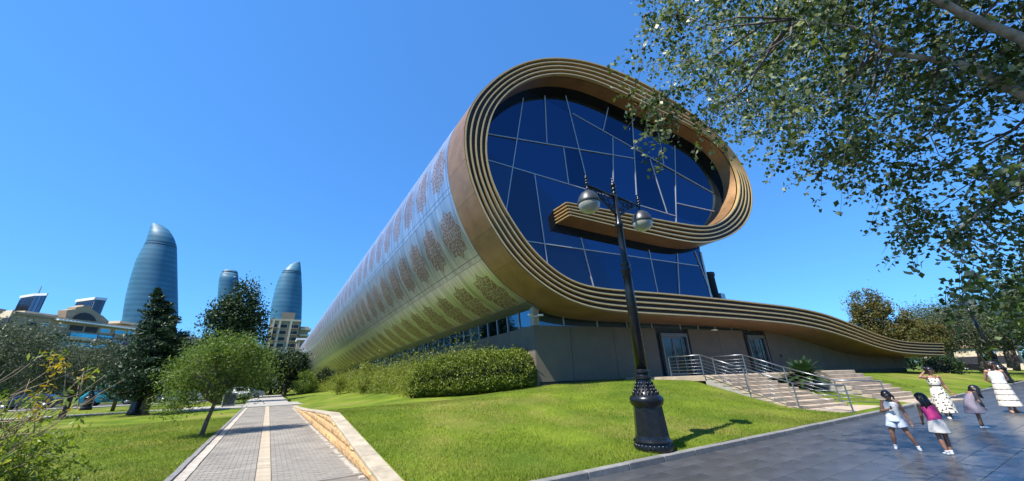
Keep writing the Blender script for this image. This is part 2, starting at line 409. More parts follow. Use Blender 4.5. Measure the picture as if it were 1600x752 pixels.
# far ground (one sheet to the horizon) and hills behind the city
g = MB().add([(-5000, -5000, -0.06), (5000, -5000, -0.06), (5000, 5000, -0.06), (-5000, 5000, -0.06)], [(0, 1, 2, 3)])
tag(g.build('ground', M['far_ground']), kind='structure')

def hill_mesh():
    V = []; Fc = []
    xs = np.linspace(-900, 900, 120); ys = np.linspace(220, 1300, 60)
    for y in ys:
        for x in xs:
            # terrace of ground under the three glass towers; lower towards the sea on the right
            rise = np.clip((y-230)/430, 0, 1); rise = rise*rise*(3-2*rise)
            side = np.clip((120-x)/260, 0, 1); side = side*side*(3-2*side)
            z = 70*rise*side + 7*mnoise.noise((x*0.012, y*0.012, 0))*rise + 2.2*mnoise.noise((x*0.07, y*0.07, 3))*rise
            if x < -225: z += 34*min(1, (-225-x)/90)*rise
            V.append((x, y, z-0.5))
    n = len(xs)
    for j in range(len(ys)-1):
        for i in range(n-1):
            a = j*n+i; Fc.append((a, a+1, a+1+n, a+n))
    return mesh_from('hill', V, Fc, True)
tag(link('hill', hill_mesh(), M['hill']), kind='structure')

# museum lawn: a rising sheet between path, kerb and building
def sheet(name, xs, ys, fz, material, keep=None):
    X, Y = np.meshgrid(xs, ys); Z = fz(X.ravel(), Y.ravel())
    V = np.stack([X.ravel(), Y.ravel(), Z], 1); nx = len(xs); Fc = []
    for j in range(len(ys)-1):
        for i in range(nx-1):
            if keep is None or keep(xs[i], ys[j], xs[i+1], ys[j+1]):
                a = j*nx+i; Fc.append((a, a+1, a+1+nx, a+nx))
    return link(name, mesh_from(name, V, Fc, True), material)
_ys = np.concatenate([np.linspace(0, 1, 40), ])
def lawn_mesh():
    V = []; Fc = []; xs = np.concatenate([np.concatenate([[2.16, 2.2, 2.3], np.arange(2.5, 32, 0.4)]), np.arange(32, 90, 1.2)]); ts = np.concatenate([np.linspace(0, 0.12, 50), np.linspace(0.125, 1, 60)])
    for t in ts:
        for x in xs:
            y0 = yk(x)+0.15; y = y0+(150-y0)*t
            V.append((x, y))
    A = np.array(V); Z = gz(A[:, 0], A[:, 1])
    Z = Z + np.array([min(1, (x-2.16)/1.2)*0.03*mnoise.noise((x*0.7, y*0.7, 1)) for x, y in V])
    # the ground sinks below the floor inside the building and under the stairs
    for i, (x, y) in enumerate(V):
        if 18.0 < x < 21.5 and 5 < y < 10.5: Z[i] -= 0.5*min(1, (x-18.0)/.3, (21.5-x)/.3)
        if 24.0 < x < 27.5 and 4.3 < y < 8: Z[i] -= 0.5*min(1, (x-24.0)/.3, (27.5-x)/.3)
    n = len(xs)
    for j in range(len(ts)-1):
        for i in range(n-1):
            a = j*n+i; Fc.append((a, a+1, a+1+n, a+n))
    return mesh_from('lawn', np.column_stack([A, Z]), Fc, True)
tag(link('lawn', lawn_mesh(), M['lawn']), kind='structure')
left_lawn = sheet('lawn', np.linspace(-90, -1.34, 60), np.linspace(-12, 40, 60), lambda x, y: 0.012*np.sin(x*0.9)*np.cos(y*0.7)-0.004, M['lawn'])
tag(left_lawn, kind='structure')
tag(MB().box((-90, 40.0, -0.05), (-4.0, 41.6, 0.012)).build('footpath', M['concrete']), kind='structure')
tag(sheet('lawn', np.linspace(-90, -4, 40), np.linspace(41.6, 54, 16), lambda x, y: 0.0*x-0.004, M['lawn']), kind='structure')
tag(MB().box((-140, 56, -0.05), (-6, 66, -0.02)).build('street', M['asphalt']), kind='structure')
tag(MB().box((-140, 54.0, -0.05), (-6, 56, 0.10)).build('pavement', M['concrete']), kind='structure')

# ------------------------------------------------------------------ paved path
PX0, PX1 = -1.22, 1.80
path = tag(MB().add([(PX0-.14, 5.2, 0), (PX1+.06, 5.2, 0), (PX1+.06, 36.4, 0), (PX0-.14, 36.4, 0)], [(0, 1, 2, 3)]).build('path', M['paver_joint']), kind='structure')
tag(MB().box((-5.5, 36.4, -0.05), (3.6, 41.5, 0.06)).build('path', M['concrete']), kind='structure')
tag(MB().box((-1.6, 41.5, -0.05), (1.9, 70, 0.03)).build('path', M['concrete']), kind='structure')
def brick_mesh(l, wd, h):
    b = MB(); e = 0.006
    b.add([(-l/2, -wd/2, 0), (l/2, -wd/2, 0), (l/2, wd/2, 0), (-l/2, wd/2, 0), (-l/2+e, -wd/2+e, h), (l/2-e, -wd/2+e, h), (l/2-e, wd/2-e, h), (-l/2+e, wd/2-e, h)],
          [(4, 5, 6, 7), (0, 1, 5, 4), (1, 2, 6, 5), (2, 3, 7, 6), (3, 0, 4, 7)])
    return b.mesh('brick')
bm_ = brick_mesh(0.196, 0.098, 0.022); bm_.materials.append(M['paver'])
hb_ = brick_mesh(0.096, 0.098, 0.022); hb_.materials.append(M['paver'])
rest = MB(); cnt = 0; yy = 8.30; row = 0
SX0, SX1 = 0.10, 0.36                              # guide strip
LX = SX0-0.004-5.5*0.2                             # bricks fill both sides of the strip exactly
while yy < 36.3:
    xs_ = []
    for (xa, nfull) in ((LX, 5), (SX1+0.004, 7)):
        if row % 2: xs_ += [(xa+.05, .096)]+[(xa+.1+.2*(k+.5), .196) for k in range(nfull)]
        else: xs_ += [(xa+.2*(k+.5), .196) for k in range(nfull)]+[(xa+.2*nfull+.05, .096)]
    for x, l in xs_:
        rz = (rng.random()-.5)*0.02; dz = (rng.random()-.5)*0.005
        if cnt < 296:
            o = bpy.data.objects.new('brick', bm_ if l > .1 else hb_); C.objects.link(o); o.parent = path
            o.location = (x, yy, 0.001+dz); o.rotation_euler = (0, 0, rz); cnt += 1
        else:
            wd, e, h = .098, .006, .022
            rest.add([(x-l/2, yy-wd/2, dz), (x+l/2, yy-wd/2, dz), (x+l/2, yy+wd/2, dz), (x-l/2, yy+wd/2, dz), (x-l/2+e, yy-wd/2+e, h+dz), (x+l/2-e, yy-wd/2+e, h+dz), (x+l/2-e, yy+wd/2-e, h+dz), (x-l/2+e, yy+wd/2-e, h+dz)],
                     [(4, 5, 6, 7), (0, 1, 5, 4), (1, 2, 6, 5), (2, 3, 7, 6), (3, 0, 4, 7)])
    yy += 0.102; row += 1
tag(rest.build('brick_paving', M['paver'], path), kind='stuff')
sm = brick_mesh(SX1-SX0-.008, 0.392, 0.026); sm.materials.append(M['strip_stone'])
for k in range(72):
    o = bpy.data.objects.new('guide_stone', sm); C.objects.link(o); o.parent = path; o.location = ((SX0+SX1)/2, 8.0+0.4*k, 0.001+rng.random()*.003)
km = brick_mesh(0.20, 0.592, 0.03); km.materials.append(M['kerb_light'])
kd = brick_mesh(0.12, 0.792, 0.06); kd.materials.append(M['kerb_dark'])
for k in range(48):
    o = bpy.data.objects.new('edge_slab', km); C.objects.link(o); o.parent = path; o.location = (LX-.11+rng.normal()*.004, 7.6+0.6*k, 0.001)
    o.rotation_euler = (0, 0, rng.normal()*.006)
for k in range(36):
    o = bpy.data.objects.new('kerb_stone', kd); C.objects.link(o); o.parent = path; o.location = (LX-.28+rng.normal()*.005, 7.6+0.8*k, 0.001)
    o.rotation_euler = (0, 0, rng.normal()*.008)
# dirt and pale edging along the foot of the retaining wall
em = brick_mesh(0.10, 0.18, 0.028); em.materials.append(M['kerb_light'])
for k in range(120):
    if rng.random() < .8:
        o = bpy.data.objects.new('edge_stone', em); C.objects.link(o); o.parent = path; o.location = (PX1-.04+rng.normal()*.012, 8+0.2*k, 0.006); o.rotation_euler = (0, 0, rng.normal()*.06)

# ------------------------------------------------------------------ retaining wall of rough stone
rw = empty('retaining_wall', (1.86, 20, 0)); tag(rw, 'low rough yellow sandstone wall with pale coping beside the paved path', 'wall')
core = MB()
ysw = [a for a, _ in WALLTOP]
for i in range(len(ysw)-1):
    y0, y1 = ysw[i], ysw[i+1]; z0, z1 = walltop(y0)-.05, walltop(y1)-.05
    core.add([(1.90, y0, -.1), (2.15, y0, -.1), (2.15, y1, -.1), (1.90, y1, -.1), (1.90, y0, z0), (2.15, y0, z0), (2.15, y1, z1), (1.90, y1, z1)],
             [(0, 3, 2, 1), (4, 5, 6, 7), (0, 1, 5, 4), (1, 2, 6, 5), (2, 3, 7, 6), (3, 0, 4, 7)])
o = core.build('wall_core', M['mortar'], rw); o.matrix_parent_inverse = Matrix.Translation((-1.86, -20, 0))
def rough_stone(y0, y1, z0, za, zb, parent):
    """split-faced block; front face (towards -X) knobbly; top may slope from za to zb"""
    nu, nv = 5, 3; V = []; Fc = []
    for j in range(nv+1):
        for i in range(nu+1):
            y = y0+(y1-y0)*i/nu; zt = za+(zb-za)*i/nu; z = z0+(zt-z0)*j/nv
            edge = i in (0, nu) or j in (0, nv)
            V.append((-(0.012 if edge else 0.03+rng.random()*0.030), y, z))
    k = len(V)
    for j in range(nv):
        for i in range(nu):
            a = j*(nu+1)+i; Fc.append((a, a+nu+1, a+nu+2, a+1))
    V += [(0.05, y0, z0), (0.05, y1, z0), (0.05, y1, zb), (0.05, y0, za)]
    b = [0, nu, (nv+1)*(nu+1)-1, nv*(nu+1)]
    for q in range(4):
        Fc.append((b[q], b[(q+1) % 4], k+(q+1) % 4, k+q))
    me = mesh_from('stone_block', V, Fc); return link('stone_block', me, M['sandstone'], parent)
for c in range(3):
    y = 5.4 - 0.22*(c % 2)
    while y < 35:
        ln = 0.42+rng.random()*0.28; y1 = y+ln
        z0 = c*0.245+0.012; za = min((c+1)*0.245, walltop(y)-0.055); zb = min((c+1)*0.245, walltop(y1-.012)-0.055)
        if min(za, zb)-z0 > 0.03:
            o = rough_stone(y, y1-.012, z0, za, zb, rw); o.matrix_parent_inverse = Matrix.Translation((0, -20, 0))
        y = y1
y = 5.0
while y < 35.4:
    y1 = min(35.6, y+0.78+rng.random()*.1); za, zb = walltop(y), walltop(y1)
    if y < 13.9 < y1: y1 = 13.9; zb = walltop(y1)
    xa, xb = -.04, 0.30; e = .006; t = .07
    b = MB(); b.add([(xa, y+e, za-t), (xb, y+e, za-t), (xb, y1-e, zb-t), (xa, y1-e, zb-t), (xa, y+e, za), (xb, y+e, za), (xb, y1-e, zb), (xa, y1-e, zb)],
                    [(0, 3, 2, 1), (4, 5, 6, 7), (0, 1, 5, 4), (1, 2, 6, 5), (2, 3, 7, 6), (3, 0, 4, 7)])
    o = b.build('cap_stone', M['capstone'], rw); o.matrix_parent_inverse = Matrix.Translation((0, -20, 0)); bevel(o, .012)
    y = y1

# ------------------------------------------------------------------ tiled road and its kerb
du = np.array([1, -0.055, 0]); du /= np.linalg.norm(du); dv = np.array([-du[1], du[0], 0])
O_ = np.array([4.9, 5.20, 0.0])
rd = MB(); q = [O_+du*a+dv*b for a, b in ((-30, -45), (110, -45), (110, 0), (-30, 0))]
road = tag(rd.add([c+[0, 0, .010] for c in q], [(0, 1, 2, 3)]).build('road', M['tile_joint']), kind='structure')
TL, TW = 0.90, 0.45
tmesh = brick_mesh(TL-.004, TW-.004, 0.0125); tmesh.materials.append(M['tile'])
def px_of(P):
    v = np.asarray(P)-CAMP; z = v @ FW
    if z < 0.1: return None
    return CXP+FPX*(v @ RX)/z, CYP-FPX*(v @ UY)/z, z
cands = []
for j in range(0, 44):
    for i in range(-3, 70):
        P = O_+du*((i+.5+(0.5 if j % 2 else 0))*TL)+dv*(-(j+.5)*TW)
        s = px_of(P)
        vis = s is not None and -40 < s[0] < 1640 and s[1] < 800
        cands.append(((s[2] if vis else 1e4+np.linalg.norm(P-CAMP)), P, vis))
cands.sort(key=lambda a: a[0])
far = MB()
ang = math.atan2(du[1], du[0])
for k, (d_, P, vis) in enumerate(cands):
    dz = 0.002+rng.random()*.003
    if k < 296 and vis:
        o = bpy.data.objects.new('paving_tile', tmesh); C.objects.link(o); o.parent = road; o.location = (P[0], P[1], dz); o.rotation_euler = (rng.normal()*.002, rng.normal()*.002, ang)
    else:
        far.frame_box((P[0], P[1], dz), du, dv, (0, 0, 1), -TL/2+.002, TL/2-.002, -TW/2+.002, TW/2-.002, 0, .0125)
tag(far.build('tile_paving', M['tile'], road), kind='stuff')
kerb = empty('kerb', (O_[0], O_[1], 0)); tag(kerb, kind='structure')
for i in range(-4, 70):
    o = MB().frame_box((0, 0, 0), du, dv, (0, 0, 1), i*1.0+.004, i*1.0+.996, 0.0, 0.15, -.05, 0.12+rng.random()*.006).build('kerb_stone', M['kerb_dark'], kerb)
    bevel(o, .012)

# ------------------------------------------------------------------ stairs up to the museum doors
ST_U = np.array([0.978, -0.208, 0]); ST_D = np.array([-0.02, -1.0, 0])
def flight(name, A, width, ztop, n, rise, run, label):
    root = empty(name, (A[0], A[1], 0)); tag(root, label, 'stairs')
    A0 = np.zeros(3)
    for k in range(n):
        z1 = ztop-rise*k; z0 = z1-rise
        b = MB().frame_box(A0+ST_D*(run*k), ST_U, ST_D, (0, 0, 1), 0, width, 0.0, run+0.035, z0+.002, z1)
        o = b.build('step', M['step_stone'], root); bevel(o, .012)
        b = MB().frame_box(A0+ST_D*(run*k), ST_U, ST_D, (0, 0, 1), 0.02, width-.02, 0.0, run, -0.3, z0)
        b.build('step_base', M['concrete'], root)
    return root
flight('stone_stairs', (18.15, 10.3), 3.25, 1.42, 9, 0.152, 0.40, 'pale stone stairs with steel railings on both sides below the first door')
flight('stone_stairs', (23.9, 7.95), 3.55, 1.46, 8, 0.178, 0.315, 'pale stone stairs without railings on the far side of the sago palm')
land = MB().prism([(18.15, 10.3, 1.20), (21.33, 9.62, 1.20), (23.9, 7.95, 1.20), (27.4, 7.2, 1.20), (33, 8.4, 1.20), (34, 12.3, 1.20), (18.0, 15.3, 1.20)][::-1], (0, 0, 0.215))
tag(land.build('landing', M['step_stone']), kind='structure')
tag(MB().frame_box((18.1, 6.7, 0), ST_U, ST_D, (0, 0, 1), -0.4, 9.6, 0.0, 1.5, -.05, 0.10).build('pavement', M['step_stone']), kind='structure')

def railing(label, pts, group):
    """pts: foot points of the posts; the first stretch is level"""
    root = empty('railing', tuple(pts[0])); tag(root, label, 'railing', group)
    b0 = np.array(pts[0]); H_ = 1.0
    for p in pts:
        q = np.array(p)-b0
        MB().box((q[0]-.022, q[1]-.022, q[2]), (q[0]+.022, q[1]+.022, q[2]+H_)).build('post', M['rail'], root)
    for a, b in zip(pts[:-1], pts[1:]):
        a, b = np.array(a)-b0, np.array(b)-b0
        MB().tube([a+[0, 0, H_], b+[0, 0, H_]], .027, 8).build('handrail', M['rail'], root, True)
        for k in range(5):
            h = 0.14+0.16*k
            MB().tube([a+[0, 0, h], b+[0, 0, h]], .011, 6).build('bar', M['rail'], root, True)
    return root
railing('steel railing on the lawn side of the stairs', [(18.30, 12.2, 1.42), (18.05, 10.25, 1.42), (18.02, 8.35, .72), (18.0, 6.6, .10), (18.05, 4.98, .02)], 'railings of the entrance stairs')
railing('steel railing on the palm side of the stairs', [(21.7, 11.6, 1.42), (21.35, 9.75, 1.42), (21.35, 8.0, .72), (21.35, 6.2, .10), (22.6, 4.95, .02)], 'railings of the entrance stairs')
# ================================================================== MUSEUM
PD = np.array([math.sin(R(101)), math.cos(R(101)), 0.0])     # along the front
PN = np.array([PD[1], -PD[0], 0.0])                          # out of the front, towards the road
P0 = np.array([21.33, 14.41, 1.38])                          # on the entrance wall
PR = P0+2.5*PN                                               # on the front of the scroll
EX = np.array([0.0, 1.0, -0.0245])                           # direction of the long drum
GY = 1.25                                                    # glass stands this far behind the scroll's front
PG = PR+EX*GY
ZV = np.array([0, 0, 1.0])
mus = empty('museum_building', tuple(np.append(P0[:2], 0)))
tag(mus, 'museum shaped like a rolled carpet with bronze ribbed scroll front and patterned steel drum', 'museum')
MOFF = np.array([P0[0], P0[1], 0.0])
def mpart(name, mb, material, smooth=False, parent=None):
    o = mb.build(name, material, parent or mus, smooth)
    if parent is None: o.matrix_parent_inverse = Matrix.Translation(tuple(-MOFF))
    return o
def to2(P, p0=PR): d = np.asarray(P)-p0; return np.array([d @ PD, d[2]])
def to3(q, p0=PR): return p0+PD*q[0]+ZV*q[1]

PAIRS = [((891.5,337.5),(886,316)),((930,346.5),(926,323)),((968.8,356.7),(967.8,331)),((1017.7,366.7),(1017.7,341)),((1060,377),(1060,348)),((1090,382),(1090,353)),
 ((1117,379.5),(1108,354)),((1140,370),(1123,348.5)),((1156.5,360),(1137,339)),((1168,346),(1147,327)),((1175,329.5),(1153,313)),((1177,309.6),(1156,297)),((1173,286),(1154.5,279)),
 ((1163,263),(1147,256)),((1146.5,236.4),(1131,231)),((1123,211.5),(1107,212)),((1090,182),(1078,196)),((1052,156),(1042,180)),((1005.8,128),(998,157)),((959,107),(955,137)),((913,93),(917,121)),
 ((866,87.7),(877,114)),((824,93),(840,118)),((787,110),(810,132)),((757,136),(789,149)),((738,160),(774,168)),((727.5,184),(765,191)),((724,214),(759.5,224)),((727,245),(761,252)),((735,282),(770,285)),
 ((753,334),(786,322)),((784,381),(815,367)),((803,405),(833,389)),((826,429),(853,411)),((860,455),(880,431)),((893,473),(905,444)),((931,484),(937,450)),((973,489),(977,453)),
 ((1042,492.5),(1042,458)),((1111,496.5),(1111,464)),((1180,501),(1180,473)),((1244,507),(1244,479)),((1287,515.6),(1287,488)),((1330,529),(1330,505)),((1372.6,545),(1372.6,525)),((1402.6,552),(1402.6,532.7)),((1437,554.5),(1437,535.5)),((1475,555.4),(1474,536))]
OC = np.array([to2(onplane(*a, PR, PN)) for a, b in PAIRS]); IC = np.array([to2(onplane(*b, PR, PN)) for a, b in PAIRS])
def smooth_line(P, it=2):
    P = P.copy()
    for _ in range(it):
        Q = P.copy(); Q[1:-1] = 0.5*P[1:-1]+0.25*(P[:-2]+P[2:]); P = Q
    return P
OC, IC = smooth_line(OC, 1), smooth_line(IC, 1)
def catmull(P, n=8):
    out = []
    for i in range(len(P)-1):
        p0, p1, p2, p3 = P[max(i-1, 0)], P[i], P[i+1], P[min(i+2, len(P)-1)]
        for k in range(n):
            t = k/n
            out.append(0.5*((2*p1)+(-p0+p2)*t+(2*p0-5*p1+4*p2-p3)*t*t+(-p0+3*p1-3*p2+p3)*t**3))
    out.append(P[-1]); return np.array(out)
NS = 8
OL, IL = catmull(OC, NS), catmull(IC, NS)
def st(i): return int(i*NS)

# gold fins and the dark grooves between them
def ribbon_strip(name, ta, tb, da, db, material, i0=0, i1=None):
    """bar following the scroll between cross positions ta..tb (0 outer edge, 1 inner edge), from da to db in front of the plane PR"""
    i1 = len(OL)-1 if i1 is None else i1
    mb = MB(); n = i1-i0+1
    A = OL[i0:i1+1]*(1-ta)+IL[i0:i1+1]*ta; B = OL[i0:i1+1]*(1-tb)+IL[i0:i1+1]*tb
    V = []
    for a, b in zip(A, B):
        for q, d in ((a, da), (a, db), (b, db), (b, da)): V.append(to3(q)+PN*d)
    Fc = []
    for i in range(n-1):
        for k in range(4):
            p, r = 4*i+k, 4*i+(k+1) % 4
            Fc.append((p, p+4, r+4, r))
    Fc += [(0, 1, 2, 3), (4*n-1, 4*n-2, 4*n-3, 4*n-4)]
    mb.add(V, Fc); return mpart(name, mb, material, False)
half = 0.030
for k in range(5):
    tc_ = [0.045, 0.27, 0.5, 0.73, 0.955][k]
    o = ribbon_strip('gold_fin', tc_-half, tc_+half, -0.20, 0.05, M['gold'])
    auto_smooth(o, 35)
for k in range(4):
    c = [0.045, 0.27, 0.5, 0.73, 0.955]
    ribbon_strip('groove', c[k]+half, c[k+1]-half, -0.24, -0.15, M['dark_groove'])

# sheets running back from the scroll
def skin(name, line, i0, i1, y0, y1, material, smooth=True, inset=0.0, flip=False, parent=None, thick=0.0):
    n = i1-i0+1; V = []
    for y in (y0, y1):
        for q in line[i0:i1+1]: V.append(to3(q)-PN*0.0+EX*y)
    Fc = []
    for i in range(n-1):
        f = (i, i+1, i+1+n, i+n); Fc.append(f[::-1] if flip else f)
    return mpart(name, MB().add(V, Fc), material, smooth, parent)
# outer direction (away from the ribbon's middle) along the outer line, for raising panels
def outward(line, other):
    T = np.gradient(line, axis=0); T /= np.linalg.norm(T, axis=1)[:, None]
    Nn = np.stack([T[:, 1], -T[:, 0]], 1)
    s = np.sign(np.sum(Nn*(line-other), axis=1))[:, None]
    return Nn*s
ON = outward(OL, IL)
def arc(line): return np.concatenate([[0], np.cumsum(np.linalg.norm(np.diff(line, axis=0), axis=1))])
OS = arc(OL)
def near_idx(px, py):
    q = to2(onplane(px, py, PR, PN)); return int(np.argmin(np.linalg.norm(OL-q, axis=1)))
DRUM_LEN = 142.0
BAND = 2.3
# base skins: the drum (steel), the tail roof and its soffit (bronze), the inner linings
i_bot = near_idx(862, 457)
skin('drum_skin', OL, st(8), i_bot, BAND, DRUM_LEN, M['steel_skin'])
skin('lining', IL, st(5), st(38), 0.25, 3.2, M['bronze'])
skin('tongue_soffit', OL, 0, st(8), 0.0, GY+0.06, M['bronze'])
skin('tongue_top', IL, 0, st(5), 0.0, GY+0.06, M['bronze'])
tip = MB().prism([to3(OL[0]), to3(IL[0]), to3(IL[0])+EX*(GY+.06), to3(OL[0])+EX*(GY+.06)], PD*0.05); mpart('tongue_end', tip, M['bronze'])
for k in range(5):                                              # fins wrap round the end of the tongue
    tc_ = [0.045, 0.27, 0.5, 0.73, 0.955][k]
    q = OL[0]*(1-tc_)+IL[0]*tc_; h = np.linalg.norm(OL[0]-IL[0])*half
    mb = MB().frame_box(to3(q), -PD, EX, ZV, 0.0, 0.10, -0.02, GY+.05, -h, h); mpart('gold_fin', mb, M['gold'])
    if k < 4:
        q2 = OL[0]*(1-tc_-.115)+IL[0]*(tc_+.115); mb = MB().frame_box(to3(q2), -PD, EX, ZV, 0.0, 0.015, 0.0, GY+.05, -h*1.3, h*1.3); mpart('groove', mb, M['dark_groove'])
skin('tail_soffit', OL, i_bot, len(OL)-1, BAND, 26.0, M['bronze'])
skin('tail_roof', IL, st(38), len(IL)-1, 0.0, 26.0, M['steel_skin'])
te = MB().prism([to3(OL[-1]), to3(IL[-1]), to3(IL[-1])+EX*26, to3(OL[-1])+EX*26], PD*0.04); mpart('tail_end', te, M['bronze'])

def curved_panel(ia, ib, y0, y1, lift, thick, name, gap=0.010):
    """one cladding sheet on the outer line between arc lengths ia..ib, y0..y1 along the drum"""
    s = np.linspace(ia+gap, ib-gap, 8)
    P = np.stack([np.interp(s, OS, OL[:, 0]), np.interp(s, OS, OL[:, 1])], 1)
    Nn = np.stack([np.interp(s, OS, ON[:, 0]), np.interp(s, OS, ON[:, 1])], 1)
    V = []; uv = []
    n = len(s)
    for y in (y0+gap, y1-gap):
        for k in range(n):
            V.append(to3(P[k]+Nn[k]*lift)+EX*y); uv.append(((y-y0)/(y1-y0), k/(n-1)))
    for lf in (lift, lift-thick):
        for y in (y0+gap, y1-gap):
            for k in range(n):
                V.append(to3(P[k]+Nn[k]*lf)+EX*y); uv.append(((y-y0)/(y1-y0), k/(n-1)))
    Fc = []
    for k in range(n-1): Fc.append((k, k+n, k+1+n, k+1))
    A, B, C_, D_ = 2*n, 3*n, 4*n, 5*n
    for k in range(n-1): Fc.append((A+k, A+k+1, C_+k+1, C_+k)); Fc.append((B+k+1, B+k, D_+k, D_+k+1))
    Fc.append((A, C_, D_, B)); Fc.append((A+n-1, B+n-1, D_+n-1, C_+n-1))
    me = mesh_from(name, V, Fc)
    me.polygons.foreach_set('use_smooth', [i < n-1 for i in range(len(Fc))])
    ul = me.uv_layers.new(name='UVMap')
    for lp in me.loops: ul.data[lp.index].uv = uv[lp.vertex_index]
    return me
s1 = OS[near_idx(735.5, 270)]; s2 = OS[near_idx(785, 383)]; RWD = s2-s1
edges = [s1-2*RWD, s1-RWD, s1, s2, s2+RWD, OS[i_bot]]
COLW = 3.05
ncol = int((DRUM_LEN-BAND)/COLW)
for r in range(len(edges)-1):
    me = curved_panel(edges[r], edges[r+1], 0, COLW, 0.05, 0.045, 'steel_panel', 0.016)
    me.materials.append(M['steel_ornament'] if edges[r+1]-edges[r] > 0.6*RWD else M['steel_skin'])
    for c in range(ncol):
        o = bpy.data.objects.new('steel_panel', me); C.objects.link(o); o.parent = mus
        o.matrix_parent_inverse = Matrix.Translation(tuple(-MOFF)); o.location = tuple(EX*(BAND+0.02+c*COLW))
# bronze band right behind the fins, in sheets
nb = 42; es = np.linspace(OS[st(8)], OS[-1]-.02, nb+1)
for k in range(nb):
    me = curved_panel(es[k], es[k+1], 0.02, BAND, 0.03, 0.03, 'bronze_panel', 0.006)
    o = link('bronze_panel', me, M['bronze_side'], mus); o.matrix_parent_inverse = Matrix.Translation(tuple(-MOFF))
# far end of the drum with its boxed vent
endp = [to3(q)+EX*DRUM_LEN for q in OL[st(8):i_bot+1:4]]
mpart('drum_end', MB().add(endp, [tuple(range(len(endp)))]), M['bronze'])
e0 = to3(OL[near_idx(790, 392)])+EX*(DRUM_LEN-9)
vent = mpart('vent_box', MB().box(tuple(e0+[-2.2, -1.5, -1.2]), tuple(e0+[1.2, 5.5, 1.2])), M['frame_grey'])
for k in range(3):
    mb = MB().box(tuple(e0+[-2.35, -1.6, -1.0+0.75*k]), tuple(e0+[-2.2, 5.4, -0.72+0.75*k])); o = mb.build('vent_slat', M['white'], vent)

# ---------------- glazed front
def g2(px, py): return to2(onplane(px, py, PG, PN), PG)
bound = []
shift = to2(to3(np.zeros(2))+EX*GY, PG)                          # where the scroll's line lands on the glass plane
for q in IL[st(6):st(40)+1:3]:
    bound.append(q+shift)
cen = np.mean(bound, axis=0)
ib = np.array(bound)
T = np.gradient(ib, axis=0); T /= np.linalg.norm(T, axis=1)[:, None]
Nn = np.stack([-T[:, 1], T[:, 0]], 1)
sg = np.sign(np.sum(Nn*(OL[st(6):st(40)+1:3]-IL[st(6):st(40)+1:3]), axis=1))[:, None]
ib = ib+Nn*sg*0.07
poly0 = [tuple(q) for q in ib]
poly0[-1] = tuple(g2(1110.5, 465.5))
poly0.append(tuple(g2(1094, 394)))
poly0.append(tuple(g2(1092, 376)))
def zz(x, y): return (680+x*0.46551, 70+y*0.46551)
def z6(x, y): return (800+x/2.8925, 360+y/2.8925)
SEG = [(zz(460,232), zz(930,498)), (zz(175,388), zz(810,577)), (zz(305,660), z6(840,162)), (zz(173,300), zz(668,383)), (zz(295,180), zz(237,560)), (zz(437,172), zz(530,545)),
       (zz(333,437), zz(378,752)), (zz(367,172), zz(374,330)), (zz(660,245), zz(675,505)), (zz(803,340), zz(808,600)), (zz(580,212), zz(563,288)), (zz(748,295), zz(766,403)),
       (zz(430,347), zz(447,470)), (zz(595,312), zz(597,475)), (zz(720,385), zz(778,568)), (zz(808,532), zz(935,560)),
       (z6(310,35), z6(368,258)), (z6(617,90), z6(657,284)), (z6(745,105), z6(755,292)), (z6(825,95), z6(903,302))]
def clip(poly, a, n):
    out = []; d = [(p[0]-a[0])*n[0]+(p[1]-a[1])*n[1] for p in poly]
    for i in range(len(poly)):
        j = (i+1) % len(poly)
        if d[i] >= 0: out.append(poly[i])
        if (d[i] > 0 > d[j]) or (d[i] < 0 < d[j]):
            t = d[i]/(d[i]-d[j]); out.append((poly[i][0]+(poly[j][0]-poly[i][0])*t, poly[i][1]+(poly[j][1]-poly[i][1])*t))
    return out
def chord(poly, a, b):
    d = np.array(b)-a; l = np.linalg.norm(d); d /= l; n = np.array([-d[1], d[0]]); ts = []
    for i in range(len(poly)):
        p, q = np.array(poly[i]), np.array(poly[(i+1) % len(poly)])
        s, e = (p-a) @ n, (q-a) @ n
        if (s > 0) != (e > 0): ts.append(((p+(q-p)*(s/(s-e)))-a) @ d)
    return (min(ts), max(ts), l) if len(ts) >= 2 else None
def area(p): return 0.5*abs(sum(p[i][0]*p[(i+1) % len(p)][1]-p[(i+1) % len(p)][0]*p[i][1] for i in range(len(p))))
panes = [poly0]; segs2 = []
for a, b in SEG:
    a, b = np.array(g2(*a)), np.array(g2(*b)); segs2.append((a, b))
    new = []
    for p in panes:
        c = chord(p, a, b)
        if c is None: new.append(p); continue
        ov = min(c[1], c[2])-max(c[0], 0)
        if ov > 0.55*(c[1]-c[0]):
            d = (b-a)/np.linalg.norm(b-a); n = (-d[1], d[0])
            for s in (1, -1):
                r = clip(p, a, (n[0]*s, n[1]*s))
                if len(r) >= 3 and area(r) > 0.02: new.append(r)
        else: new.append(p)
    panes = new
rg_ = np.random.default_rng(15)
for p in panes:                                                  # every pane sits a hair out of true, as real glazing does
    c_ = np.mean(np.array(p), axis=0); tu, tz = rg_.normal()*.006, rg_.normal()*.006
    P_ = [to3(q, PG)+PN*(((q[0]-c_[0])*tu+(q[1]-c_[1])*tz)) for q in p]
    o = mpart('glass_pane', MB().prism(P_, -PN*0.04), M['facade_glass'])
for a, b in segs2:
    d = (b-a)/np.linalg.norm(b-a); n = np.array([-d[1], d[0]])
    mb = MB().frame_box(to3(a, PG), PD*d[0]+ZV*d[1], PD*n[0]+ZV*n[1], PN, 0, np.linalg.norm(b-a), -0.030, 0.030, -0.05, 0.06)
    mpart('mullion', mb, M['mullion'])
